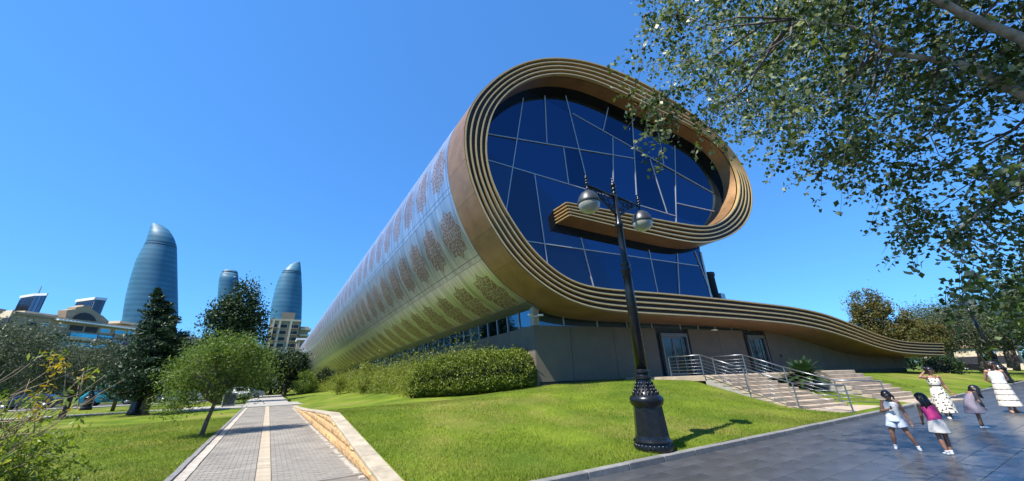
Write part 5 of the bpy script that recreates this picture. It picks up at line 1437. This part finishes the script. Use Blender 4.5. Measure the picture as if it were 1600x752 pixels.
# low pale houses behind the right trees
for i, (px0, px1, py, X, hh, lab) in enumerate([(1452,1474,577,110,3.6,'low white house left of the bare stems beyond the right lawn'),(1498,1536,574,112,4.2,'low white house in the middle of the gap beyond the right lawn'),(1566,1600,571,118,4.0,'low white house at the right edge beyond the lawn')]):
    P, Q = onX(px0, py, X), onX(px1, py, X); r_ = empty('house', (X, P[1], 0)); tag(r_, lab, 'house')
    w_ = Q[1]-P[1]; zb = 0.0
    MB().box((0, min(0, w_), zb), (7, max(0, w_), zb+hh)).build('wall', M['hotel_pale'], r_)
    MB().prism([(-.4, min(0, w_)-.3, zb+hh+.005), (3.5, min(0, w_)-.3, zb+hh+1.4), (7.4, min(0, w_)-.3, zb+hh+.005)], (0, abs(w_)+.6, 0)).build('roof', M['apt_wall'], r_)
    for k in range(3):
        y = min(0, w_)+abs(w_)*(k+.5)/3; MB().box((-.06, y-.5, zb+1.2), (.02, y+.5, zb+2.6)).build('window', M['dark_room'], r_)

# ---------------- cars
def car(label, loc, rz, paint, group=None, van=False):
    r = empty('parked_car' if not van else 'parked_van', loc, rz); tag(r, label, 'car' if not van else 'van', group)
    hgt = 1.45 if not van else 2.1
    prof = [(-2.1,.35),(-2.15,.6),(-2.0,.85),(-1.2,.95),(-.55,hgt-.05),(.2,hgt),(1.25,hgt-.07),(1.9,1.0),(2.1,.9),(2.15,.45),(2.05,.3),(-2.0,.28)] if not van else [(-2.4,.35),(-2.45,.9),(-2.2,1.15),(-1.5,hgt-.1),(-1.2,hgt),(2.3,hgt),(2.4,hgt-.1),(2.42,.35)]
    b = MB(); V = []; n = len(prof)
    for (y, s) in ((-.84, .94), (-.80, 1), (.80, 1), (.84, .94)):
        for (x, z) in prof:
            tap = 1-.13*max(0, z-.95)
            V.append((x*s, y*tap, .28+(z-.28)*(.98 if s < 1 else 1)))
    Fc = [tuple(range(n)), tuple(3*n+k for k in reversed(range(n)))]
    for j in range(3):
        for k in range(n):
            Fc.append((j*n+k, j*n+(k+1) % n, (j+1)*n+(k+1) % n, (j+1)*n+k)[::-1])
    body = b.add(V, Fc).build('body', paint, r); bevel(body, .05, 2)
    for s in (-1, 1):
        yy = s*.80
        q = [(-.98,1.0),(-.52,hgt-.12),(.15,hgt-.08),(.15,1.0)] if not van else [(-1.9,1.2),(-1.45,hgt-.2),(-.5,hgt-.2),(-.5,1.2)]
        q2 = [(.22,1.0),(.22,hgt-.08),(1.1,hgt-.14),(1.6,1.02)] if not van else [(-.35,1.2),(-.35,hgt-.2),(2.0,hgt-.2),(2.0,1.2)]
        for w_ in (q, q2):
            MB().prism([(x, yy*(1-.13*max(0, z-.95))-s*.01, z) for x, z in w_], (0, s*.045, 0)).build('side_window', M['car_glass'], r)
        for x in (-1.35, 1.35):
            wl = MB().lathe([(.14, -.09), (.30, -.10), (.32, -.06), (.32, .06), (.30, .10), (.14, .09)], 20)
            o = wl.build('wheel', M['tyre'], r, True); o.location = (x, s*.78, .32); o.rotation_euler = (R(90), 0, 0)
            o2 = MB().lathe([(.0, .085), (.20, .085), (.21, .102), (.0, .105)], 12).build('rim', M['frame_grey'], o, True)
            if s > 0: o2.rotation_euler = (R(180), 0, 0)
        MB().box((-2.17, s*.62-.14, .62), (-2.04, s*.62+.14, .76)).build('headlight', M['white'], r)
        MB().box((2.02, s*.66-.1, .72), (2.17, s*.66+.1, .88)).build('tail_light', M['red'], r)
    MB().prism([(-1.16,-.62,.98),(-1.16,.62,.98),(-.62,.56,hgt-.1),(-.62,-.56,hgt-.1)], (-.05, 0, .03)).build('windscreen', M['car_glass'], r)
    return r
M['tyre'] = mat('tyre', (.02, .02, .02), .9); M['red'] = mat('red', (.45, .02, .02), .3)
def paint(n, c): M[n] = mat(n, c, .25, .1, var=.02, spec=.6); return M[n]
car('white car parked at the far end of the paved path', (-2.9, 60, .0), R(100), paint('paint_white', (.75, .75, .73)))
p_ = onz(145, 637, .0)
car('teal van parked on the street seen under the left trees', (p_[0], 60.5, -.02), R(2), paint('paint_teal', (.03, .33, .36)), None, True)
car('white car parked on the street just right of the teal van', (p_[0]+5.6, 61.2, -.02), R(3), M['paint_white'])
car('dark blue car parked on the street left of the teal van', (p_[0]-6.2, 61.0, -.02), R(1), paint('paint_navy', (.03, .045, .09)))
car('silver car parked farthest right on the street beyond the fir trunk', (p_[0]+12.0, 61.0, -.02), R(182), paint('paint_silver', (.42, .43, .45)))
P = onX(1478, 572, 96); car('dark car parked beyond the leaning stems on the right lawn', (96, P[1], .0), R(85), paint('paint_dark', (.02, .022, .025)), None)
P = onX(1522, 571, 98); car('black car parked in front of the middle white house', (98, P[1], .0), R(95), paint('paint_black', (.012, .012, .014)), None)
# grey box at the corner of the far path
P = onz(356, 635, .06)
r_ = empty('utility_box', (P[0], P[1], .06)); tag(r_, 'grey metal utility box standing at the left corner of the path end', 'utility box')
bevel(MB().box((-.42, -.3, .05), (.42, .3, .95)).build('cabinet', M['office_grey'], r_), .02); MB().box((-.46, -.34, .955), (.46, .34, 1.0)).build('lid', M['dark_metal'], r_); MB().box((-.38, -.325, .12), (.38, -.302, .88)).build('door', M['dark_metal'], r_); MB().box((-.44, -.32, 0), (.44, .32, .045)).build('base', M['concrete'], r_)

# woods that close the view: behind the right lawn, and across the road behind the viewer (mirrored in the glass)
def woods(name, segs, n, seed, lm, size):
    rg = np.random.default_rng(seed); pts = []
    for (x0, y0, x1, y1, dep, h) in segs:
        Ln_ = math.hypot(x1-x0, y1-y0); k = int(n*Ln_/100)
        for i in range(k):
            t = rg.random(); q = rg.normal()*dep*.5; nx, ny = -(y1-y0)/Ln_, (x1-x0)/Ln_; r_ = h*(.22+.2*rg.random()); ht = h*(.35+.55*rg.random())
            c = np.array([x0+(x1-x0)*t+nx*q, y0+(y1-y0)*t+ny*q, ht*.75]); m_ = 95; w_ = rg.normal(size=(m_, 3)); w_ /= np.linalg.norm(w_, axis=1)[:, None]
            pts.append(c+w_*np.array([r_, r_, ht*.75])*(rg.random((m_, 1))**.4))
    o = leaves(name, np.concatenate(pts), size, LM[lm], None, .6, .2, rg); tag(o, kind='stuff')
woods('woodland', [(135, -30, 135, 50, 10, 8), (120, 20, 95, 60, 10, 8)], 120, 201, 'dark', .9)
woods('woodland', [(-60, -42, 90, -34, 8, 10)], 75, 202, 'dark', .8)
woods('woodland', [(-110, 90, -62, 100, 8, 8), (-60, 84, -6, 92, 6, 5)], 110, 203, 'dark', .7)
# ================================================================== PEOPLE
def skin_mat(name, c):
    m, t, b = nodes_mat(name); b.inputs['Base Color'].default_value = rgba(c); b.inputs['Roughness'].default_value = .5
    b.inputs['Subsurface Weight'].default_value = .1; b.inputs['Subsurface Radius'].default_value = (.02, .008, .004); b.inputs['Subsurface Scale'].default_value = .5
    return m
M['skin'] = skin_mat('skin', (.38, .20, .125)); M['skin_tan'] = skin_mat('skin_tan', (.27, .135, .085))
M['hair'] = mat('hair', (.014, .010, .009), .35, var=.3, scale=40, stretch=(6, 6, .6)); M['hair_brown'] = mat('hair_brown', (.035, .02, .014), .4, var=.3, scale=40, stretch=(6, 6, .6))
M['cloth_white'] = mat('cloth_white', (.68, .68, .66), .85, var=.05, scale=20); M['cloth_pale_blue'] = mat('cloth_pale_blue', (.46, .52, .62), .85, var=.06, scale=20)
M['cloth_pink'] = mat('cloth_pink', (.52, .035, .19), .8, var=.1, scale=20); M['cloth_grey'] = mat('cloth_grey', (.55, .53, .50), .85, var=.06, scale=20)
M['cloth_mauve'] = mat('cloth_mauve', (.22, .19, .24), .85, var=.12, scale=24); M['cloth_dark'] = mat('cloth_dark', (.03, .028, .035), .85, var=.15, scale=20)
M['cloth_cream'] = mat('cloth_cream', (.66, .60, .50), .85, var=.05, scale=20); M['lips'] = mat('lips', (.28, .07, .06), .45); M['eye'] = mat('eye', (.03, .02, .015), .2); M['eye_white'] = mat('eye_white', (.7, .68, .65), .3)
M['lens'] = mat('lens', (.008, .008, .01), .08, spec=.8); M['shoe_white'] = mat('shoe_white', (.7, .7, .7), .6, var=.05)
def floral():
    m, t, b = nodes_mat('cloth_floral'); tc = N(t, 'ShaderNodeTexCoord')
    v = N(t, 'ShaderNodeTexVoronoi', i_Scale=13.0); L(t, tc.outputs['Object'], v.inputs['Vector'])
    n = N(t, 'ShaderNodeTexNoise', i_Scale=30.0, i_Detail=3.0); L(t, tc.outputs['Object'], n.inputs['Vector'])
    d = math_(t, 'ADD', v.outputs['Distance'], math_(t, 'MULTIPLY_ADD', n.outputs[0], .7, -.35))
    r = ramp(t, d, [(.27, (.045, .05, .035)), (.33, (.16, .14, .09)), (.40, (.66, .62, .52))]); L(t, r.outputs[0], b.inputs['Base Color']); b.inputs['Roughness'].default_value = .85
    return m
M['cloth_floral'] = floral()
V3 = lambda *a: np.array(a, float)

def person(label, loc, face, Hh, J, skin, child=False, head_dir=(0, 1, 0), hair=None, curl=.5):
    """J: joint overrides in units of height; local frame: +Y forward, +X the person's right, Z up. Returns (root, helper)"""
    j = dict(pel=(0,0,.515), spi=(0,0,.615), che=(0,.0,.73), nek=(0,-.005,.825), hed=(0,.012,.925),
             shr=(.100,0,.795), elr=(.135,-.015,.625), wrr=(.14,.03,.475), shl=(-.100,0,.795), ell=(-.135,-.015,.625), wrl=(-.14,.03,.475),
             hir=(.048,0,.50), knr=(.052,.012,.275), anr=(.05,-.01,.042), hil=(-.048,0,.50), knl=(-.052,.012,.275), anl=(-.05,-.01,.042))
    j.update(J); j = {k: np.array(v, float)*Hh for k, v in j.items()}
    u = Hh; hs = 1.17 if child else 1.0
    mb = MB()
    sd = (j['shr']-j['shl']); sd /= np.linalg.norm(sd)
    def ball(c, r, sq=(1, 1, 1), rot=None): mb.ball(tuple(c), r*u, 14, 10, sq, rot)
    def tb(a, b, ra, rb, mid=None):
        a, b = np.array(a), np.array(b)
        if mid is None: mb.tube([a, b], [ra*u, rb*u], 10)
        else: mb.tube([a, a+(b-a)*.35, b], [ra*u, mid*u, rb*u], 10)
    yaw = Matrix.Rotation(math.atan2(sd[1], sd[0]), 3, 'Z')
    ball(j['pel'], .082, (1.12, .82, .9), yaw); ball(j['spi'], .070, (1.05, .8, 1.2), yaw); ball(j['che'], .080, (1.15, .82, 1.15), yaw)
    ball(j['che']+(j['nek']-j['che'])*.55, .062, (1.35, .8, .8), yaw); tb(j['pel'], j['che'], .066, .066); tb(j['che'], j['nek'], .058, .032)
    tb(j['nek']-(j['nek']-j['che'])*.15, j['hed'], .031, .029)
    hd = np.array(head_dir, float); hd /= np.linalg.norm(hd); hu = (j['hed']-j['nek']); hu = hu-hd*(hu @ hd); hu /= np.linalg.norm(hu); hr = np.cross(hd, hu)
    HR = Matrix(((hr[0], hd[0], hu[0]), (hr[1], hd[1], hu[1]), (hr[2], hd[2], hu[2])))
    hc = j['hed']
    def hp(x, y, z): return hc+(hr*x+hd*y+hu*z)*u*hs
    ball(hc, .062*hs, (.80, 1.0, 1.08), HR); ball(hp(0, .012, -.036), .042*hs, (.86, .95, .9), HR); ball(hp(0, .034, -.058), .017*hs, (1.1, .8, .8), HR)
    mb.tube([hp(0, .054, .006), hp(0, .066, -.014), hp(0, .056, -.022)], [.006*u*hs, .0095*u*hs, .007*u*hs], 8)
    for s in (-1, 1): ball(hp(s*.05, -.004, -.008), .014*hs, (.35, .8, 1.25), HR)
    for s in ('r', 'l'):
        tb(j['sh'+s], j['el'+s], .033, .024, .030); tb(j['el'+s], j['wr'+s], .025, .0155, .025); ball(j['sh'+s], .036); ball(j['el'+s], .024)
        # hand: palm, four fingers and a thumb
        d = j['wr'+s]-j['el'+s]; d /= np.linalg.norm(d); side = np.cross(d, V3(0, 0, 1) if abs(d[2]) < .9 else V3(0, 1, 0)); side /= np.linalg.norm(side); nrm = np.cross(side, d)
        if abs(d[2]) > .9 and ((s == 'r') == (nrm[0] > 0)): nrm = -nrm
        pc = j['wr'+s]+d*.026*u; rot = Matrix(((side[0], nrm[0], d[0]), (side[1], nrm[1], d[1]), (side[2], nrm[2], d[2]))); ball(pc, .023, (.85, .45, 1.15), rot)
        for k, (o, ln) in enumerate(((-.0145, .036), (-.005, .042), (.0048, .040), (.0140, .030))):
            b = j['wr'+s]+d*.046*u+side*o*u; m1 = b+(d*.55*ln+nrm*.12*ln*curl)*u; m2 = m1+(d*.42*ln+nrm*.42*ln*curl)*u
            mb.tube([b-d*.012*u, b, m1, m2], [.0054*u, .0056*u, .005*u, .0042*u], 7)
        b = pc-side*.018*u; mb.tube([b, b+(-side*.014+d*.016)*u, b+(-side*.016+d*.034+nrm*.006)*u], [.0075*u, .0062*u, .005*u], 7)
        tb(j['hi'+s], j['kn'+s], .056, .034, .052); tb(j['kn'+s], j['an'+s], .033, .0195, .035); ball(j['kn'+s], .034); ball(j['hi'+s], .056)
        an = j['an'+s]; f = np.array(J.get('fd'+s, (.10 if s == 'r' else -.10, 1, 0)), float); f /= np.linalg.norm(f)
        mb.tube([an+V3(0,0,.0), an-f*.012*u-V3(0,0,.02)*u, an+f*.045*u-V3(0,0,.024)*u, an+f*.092*u-V3(0,0,.03)*u], [.021*u, .023*u, .021*u, .013*u], 9)
    rz = math.atan2(-face[0], face[1])
    o = mb.build('person', M[skin], None, True, loc); o.rotation_euler = (0, 0, rz)
    tag(o, label, 'person')
    rm = o.modifiers.new('remesh', 'REMESH'); rm.mode = 'VOXEL'; rm.voxel_size = .0055*min(1.1, Hh/1.2); rm.use_smooth_shade = True
    sm_ = o.modifiers.new('smooth', 'SMOOTH'); sm_.iterations = 3; sm_.factor = .5
    class Hp: pass
    h = Hp(); h.o, h.j, h.u, h.hp, h.HR, h.hs, h.rot = o, j, u, hp, HR, hs, yaw
    for s in (-1, 1):
        MB().ball(tuple(hp(s*.022, .052, .006)), .0085*u*hs, 8, 6, (1.2, .6, .7), HR).build('eye', M['eye_white'], o, True)
        MB().ball(tuple(hp(s*.022, .0565, .006)), .0045*u*hs, 8, 6).build('pupil', M['eye'], o, True)
        MB().tube([hp(s*.012, .0585, .021), hp(s*.024, .056, .024), hp(s*.035, .048, .019)], [.0022*u, .003*u, .0015*u], 6).build('eyebrow', M['hair'], o, True)
    MB().ball(tuple(hp(0, .054, -.036)), .013*u*hs, 10, 6, (1.2, .5, .38), HR).build('mouth', M['lips'], o, True)
    return h
def loft(rings, n=36, folds=0, amp=0.0, seed=0, close_bottom=False):
    """rings: (centre, rx, ry, ry_back?) axis-aligned, horizontal unless given a tilt; returns MB"""
    mb = MB(); rg = np.random.default_rng(seed); ph = rg.random(4)*6.28
    for i, r in enumerate(rings):
        c, rx, ry = np.array(r[0], float), r[1], r[2]; up = np.array(r[3], float) if len(r) > 3 else V3(0, 0, 1); up /= np.linalg.norm(up)
        ax = np.array(r[4], float) if len(r) > 4 else V3(1, 0, 0); ax = ax-up*(ax @ up); ax /= np.linalg.norm(ax); ay = np.cross(up, ax); k = i/max(1, len(rings)-1)
        for q in range(n):
            a = 2*math.pi*q/n; f = 1+amp*k*(math.sin(folds*a+ph[0]+k*1.2)+.5*math.sin((folds*2-3)*a+ph[1])+.4*math.sin(3*a+ph[2]))
            mb.V.append(tuple(c+ax*math.cos(a)*rx*f+ay*math.sin(a)*ry*f))
    for i in range(len(rings)-1):
        for q in range(n):
            a, b = i*n+q, i*n+(q+1) % n; mb.F.append((a, b, b+n, a+n))
    return mb
def cloth(mb, name, m_, h, thick=.006, sub=1):
    o = mb.build(name, m_, h.o, True); s = o.modifiers.new('solid', 'SOLIDIFY'); s.thickness = thick; s.offset = 1
    if sub: q = o.modifiers.new('sub', 'SUBSURF'); q.levels = q.render_levels = sub
    return o
def torso_top(h, name, m_, low, rxs=1.0, straps=True, hem_r=1.0):
    j, u = h.j, h.u; up = j['nek']-j['pel']; up /= np.linalg.norm(up); ax = j['shr']-j['shl']
    def c(t): 
        P = [j['pel'], j['spi'], j['che'], j['nek']]; ts = [0, .3, .68, 1]; k = np.searchsorted(ts, t)-1 if t > 0 else 0; k = min(max(k, 0), 2); f = (t-ts[k])/(ts[k+1]-ts[k]); return P[k]+(P[k+1]-P[k])*f
    R_ = [(c(.93), .062*u, .05*u, up, ax), (c(.86), .094*u, .064*u, up, ax), (c(.76), .104*u*rxs, .073*u, up, ax), (c(.62), .100*u*rxs, .074*u*rxs, up, ax), (c(.42), .092*u*rxs, .070*u*rxs, up, ax), (c(.2), .098*u*rxs*hem_r, .076*u*rxs*hem_r, up, ax), (c(low), .104*u*rxs*hem_r, .084*u*rxs*hem_r, up, ax)]
    cloth(loft(R_, 36, 7, .02, 3), name, m_, h)
def shoes(h, m_, socks=None):
    for s in ('r', 'l'):
        j, u = h.j, h.u; an = j['an'+s]; f = V3(.10 if s == 'r' else -.10, 1, 0); f /= np.linalg.norm(f)
        g_ = float(an[2]-.045*u)
        mb = MB().tube([an-f*.024*u+V3(0,0,-.022*u), an+f*.01*u+V3(0,0,-.018*u), an+f*.055*u+V3(0,0,-.026*u), an+f*.105*u+V3(0,0,-.033*u)], [.022*u, .029*u, .025*u, .015*u], 12)
        mb.build('shoe', m_, h.o, True)
        if socks: MB().tube([an-V3(0,0,.01)*u, an+(j['kn'+s]-an)*.13], [.024*u, .025*u], 12).build('sock', socks, h.o, True)
def hair_cap(h, m_, vol=1.0, low=-.02):
    mb = MB(); n, m = 24, 12; V = []
    for i in range(m+1):
        th = math.pi*.62*i/m
        for k in range(n):
            a = 2*math.pi*k/n; x, y, z = math.sin(th)*math.cos(a), math.sin(th)*math.sin(a), math.cos(th)
            front = max(0, y); lim = 1.0
            zz_ = z
            if y > .35 and z < .55: zz_ = .55+(z-.55)*.15; y = y*.93
            rr = .068*vol
            V.append(h.hp(x*rr*.86, y*rr*1.04-.003, zz_*rr*1.10))
    F_ = [(i*n+k, i*n+n+k, i*n+n+(k+1) % n, i*n+(k+1) % n) for i in range(m) for k in range(n)]
    mb.add(V, F_); return mb
def hair_lock(mb, pts, rad, flat=1.0, n=14): mb.tube(pts, rad, n); return mb

def gp(px, py, z=0.016): P = onz(px, py, z); return (float(P[0]), float(P[1]), z)
# --- girl in white, facing the camera
L1 = gp(1418, 703)
tc = V3(-L1[0], -L1[1], 0); tc /= np.linalg.norm(tc)
k1 = person('girl in white tank top and pale blue shorts with a hand at her chest', L1, tc, 1.17,
            dict(pel=(.02,0,.505), spi=(.015,0,.60), che=(-.005,.005,.72), nek=(-.015,.02,.815), hed=(.0,.055,.895), shr=(.085,.01,.785), shl=(-.105,.0,.775),
                 elr=(.150,.02,.62), wrr=(.045,.105,.665), ell=(-.145,-.02,.61), wrl=(-.17,.02,.465), hir=(.06,0,.49), hil=(-.03,0,.49), knr=(.115,.015,.27), anr=(.135,-.01,.045), knl=(-.085,.02,.275), anl=(-.155,-.01,.045)),
            'skin_tan', True, head_dir=(.25, .9, -.55))
torso_top(k1, 'tank_top', M['cloth_white'], .02, 1.03)
u = k1.u; j = k1.j
cloth(loft([(j['pel']+V3(0,0,.05*u), .094*u, .078*u), (j['pel']+V3(0,0,.0), .108*u, .092*u), (j['pel']-V3(0,0,.05*u), .120*u, .10*u)], 36, 5, .01), 'shorts', M['cloth_pale_blue'], k1)
for s, sg in (('r', 1), ('l', -1)):
    a, b = j['hi'+s], j['kn'+s]; up = a-b
    cloth(loft([(a-V3(0,0,.0), .066*u, .072*u, up), (a+(b-a)*.3, .074*u, .078*u, up), (a+(b-a)*.62, .080*u, .084*u, up)], 24, 4, .03, 5), 'shorts_leg', M['cloth_pale_blue'], k1)
shoes(k1, M['shoe_white'], M['cloth_white'])
mb = hair_cap(k1, M['hair'], 1.08); mb.ball(tuple(k1.hp(0, -.06, .02)), .04*u, 14, 10); mb.tube([k1.hp(-.03, -.05, .0), k1.hp(-.055, -.03, -.04), k1.hp(-.06, -.01, -.08)], [.02*u, .018*u, .008*u], 8); mb.build('hair', M['hair'], k1.o, True)
MB().tube([j['wrr']+V3(-.03,.03,.0)*u, j['wrr']+V3(-.045,.04,.055)*u], [.011*u, .012*u], 8).build('hair_clip', M['cloth_dark'], k1.o, True)
# --- girl in pink, her back to us
L2 = gp(1485, 711)
k2 = person('girl in pink top and pale skirt with long dark hair, her back to us', L2, (.80, .60, 0), 1.12,
            dict(spi=(-.005,.01,.61), che=(-.02,.035,.72), nek=(-.03,.06,.81), hed=(-.035,.085,.90), shr=(.07,.05,.785), shl=(-.125,.045,.775), elr=(.12,.05,.62), wrr=(.10,.15,.50), ell=(-.145,.05,.62), wrl=(-.12,.14,.50),
                 knr=(.055,.03,.275), anr=(.04,.02,.042), knl=(-.05,.0,.275), anl=(-.045,-.04,.042)), 'skin_tan', True, head_dir=(-.5, .85, -.2))
torso_top(k2, 'tank_top', M['cloth_pink'], .08, 1.04)
u, j = k2.u, k2.j
cloth(loft([(j['pel']+V3(0,.0,.06)*u, .09*u, .076*u), (j['pel'], .112*u, .098*u), (j['pel']-V3(0,0,.08)*u, .128*u, .118*u), (j['pel']-V3(0,0,.175)*u, .145*u, .130*u)], 40, 8, .045, 2), 'skirt', M['cloth_grey'], k2)
shoes(k2, M['shoe_white'], M['cloth_white'])
mb = hair_cap(k2, M['hair'], 1.12)
for q in range(9):
    a = (q-4)*.30; x, y = math.sin(a)*.052, -math.cos(a)*.052
    b = k2.hp(x, y, .01); e = b+V3(x*.5+.02*math.sin(q*2.1), -.035+.012*math.cos(q*1.7), -.215-.02*math.sin(q))*u
    mb.tube([k2.hp(x*.7, y*.7, .045), b, b+(e-b)*.5+V3(0, -.022, 0)*u, e], [.02*u, .028*u, .026*u, .008*u], 9)
mb.build('hair', M['hair'], k2.o, True)
# --- girl in a mauve dress, bowing her head
L3 = gp(1536, 669)
k3 = person('girl in mauve dress and dark cardigan bowing her head under loose dark hair', L3, (.55, -.83, 0), 1.16,
            dict(pel=(0,-.03,.51), spi=(0,.0,.605), che=(0,.05,.70), nek=(0,.10,.775), hed=(0,.16,.835), shr=(.10,.085,.755), shl=(-.10,.085,.755), elr=(.165,.06,.59), wrr=(.165,.10,.455), ell=(-.165,.06,.59), wrl=(-.17,.10,.455),
                 knr=(.045,.0,.275), anr=(.04,-.03,.042), knl=(-.05,.04,.28), anl=(-.045,.04,.042)), 'skin_tan', True, head_dir=(0, .7, -.72))
u, j = k3.u, k3.j
up = j['nek']-j['pel']
cloth(loft([(j['nek']-up*.12, .09*u, .06*u, up), (j['che'], .108*u, .082*u, up), (j['spi'], .102*u, .082*u, up), (j['pel'], .122*u, .106*u), (j['pel']-V3(0,-.01,.10)*u, .145*u, .135*u), (j['pel']-V3(0,-.01,.20)*u, .165*u, .150*u)], 40, 8, .045, 4), 'dress', M['cloth_mauve'], k3)
for s in ('r', 'l'):
    cloth(loft([(j['sh'+s]+V3(0,0,.02)*u, .042*u, .042*u, j['sh'+s]-j['el'+s]), (j['el'+s], .034*u, .034*u, j['sh'+s]-j['wr'+s]), (j['wr'+s]+(j['el'+s]-j['wr'+s])*.1, .028*u, .028*u, j['el'+s]-j['wr'+s])], 16, 3, .03, 3), 'cardigan_sleeve', M['cloth_dark'], k3)
shoes(k3, M['shoe_white'], M['cloth_dark'])
mb = hair_cap(k3, M['hair'], 1.15)
for q in range(15):
    a = (q-7)*.40; x, y = math.sin(a)*.056, -math.cos(a)*.056
    b = k3.hp(x, y, .0); e = b+V3(math.copysign(.03, x)+x*.3, .01*math.sin(q)-.02*(abs(q-7) < 3), -.17-.015*math.sin(q*1.3))*u
    mb.tube([k3.hp(x*.7, y*.7, .05), b, b+(e-b)*.5+V3(x*.25, -.02, 0)*u, e], [.02*u, .028*u, .027*u, .008*u], 9)
mb.build('hair', M['hair'], k3.o, True)
# --- woman in the flowered dress
L4 = gp(1484, 654)
k4 = person('woman in long white dress with dark flowers, sunglasses and one hand behind her head', L4, (-.80, -.60, 0), 1.56,
            dict(elr=(.19,.0,.80), wrr=(.085,-.02,.895), ell=(-.15,-.02,.63), wrl=(-.185,.03,.49), knr=(.05,.03,.275), anr=(.045,.035,.042), anl=(-.05,-.03,.042)), 'skin_tan', False, head_dir=(-.55, .83, .0))
u, j = k4.u, k4.j
cloth(loft([(j['nek']-V3(0,0,.045)*u, .088*u, .055*u), (j['che']+V3(0,0,.01)*u, .105*u, .084*u), (j['che']-V3(0,0,.04)*u, .102*u, .088*u), (j['spi']+V3(0,0,.01)*u, .086*u, .074*u)], 36, 6, .02), 'bodice', M['cloth_floral'], k4)
cloth(loft([(j['spi']+V3(0,0,.03)*u, .090*u, .077*u), (j['spi']-V3(0,0,.0)*u, .093*u, .080*u)], 36), 'belt', M['cloth_dark'], k4)
cloth(loft([(j['spi']-V3(0,0,.0)*u, .088*u, .076*u), (j['pel']+V3(0,0,.01)*u, .118*u, .10*u), (V3(0,0,.42)*u, .130*u, .115*u), (V3(0,0,.30)*u, .142*u, .130*u), (V3(0,0,.18)*u, .155*u, .145*u), (V3(0,0,.105)*u, .162*u, .15*u)], 48, 9, .05, 7), 'skirt', M['cloth_floral'], k4)
shoes(k4, M['shoe_white'])
mb = hair_cap(k4, M['hair'], 1.08); mb.ball(tuple(k4.hp(0, -.055, .045)), .034*u, 14, 10); mb.build('hair', M['hair'], k4.o, True)
def shades(h):
    mb = MB()
    for s in (-1, 1): mb.ball(tuple(h.hp(s*.0235, .060, .004)), .0185*h.u*h.hs, 12, 8, (1.05, .35, .85), h.HR); mb.tube([h.hp(s*.042, .054, .008), h.hp(s*.056, .0, .006)], .0028*h.u, 6)
    mb.tube([h.hp(-.01, .064, .008), h.hp(.01, .064, .008)], .003*h.u, 6); mb.build('sunglasses', M['lens'], h.o, True)
shades(k4)
# --- woman in white
L5 = gp(1585, 645)
k5 = person('woman in long cream tiered dress and sunglasses with her hands behind her back', L5, (-.93, -.30, 0), 1.68,
            dict(elr=(.15,-.075,.64), wrr=(.045,-.125,.545), ell=(-.15,-.075,.64), wrl=(-.035,-.14,.54), knr=(.05,.05,.278), anr=(.045,.07,.045), knl=(-.05,.0,.275), anl=(-.045,-.06,.05), hed=(-.01,.015,.925)), 'skin', False, head_dir=(-.75, .65, -.05))
u, j = k5.u, k5.j
cloth(loft([(j['nek']-V3(0,0,.018)*u, .062*u, .05*u), (j['nek']-V3(0,0,.05)*u, .100*u, .064*u), (j['che'], .110*u, .09*u), (j['che']-V3(0,0,.05)*u, .106*u, .092*u), (j['spi'], .094*u, .082*u), (j['pel']+V3(0,0,.04)*u, .108*u, .094*u)], 36, 6, .02), 'top', M['cloth_white'], k5)
zt = [.56, .45, .345, .24, .125]
for i in range(4):
    r0 = .100+.012*i; z0, z1 = zt[i], zt[i+1]
    cloth(loft([(V3(0,0,z0)*u, r0*u, (r0-.014)*u), (V3(0,0,(z0+z1)/2)*u, (r0+.016)*u, (r0+.004)*u), (V3(0,0,z1-.006)*u, (r0+.022)*u, (r0+.010)*u)], 48, 11, .03, 10+i), 'skirt_tier', M['cloth_cream'], k5)
shoes(k5, M['skin'])
mb = hair_cap(k5, M['hair_brown'], 1.16)
for q in range(11):
    a = (q-5)*.38; x, y = math.sin(a)*.054, -math.cos(a)*.054; b = k5.hp(x, y, .0); e = k5.hp(x*1.15, y*1.1, -.078+.01*math.sin(q*2))
    mb.tube([k5.hp(x*.8, y*.8, .045), b, e], [.02*u, .026*u, .012*u], 9)
mb.build('hair', M['hair_brown'], k5.o, True); shades(k5)
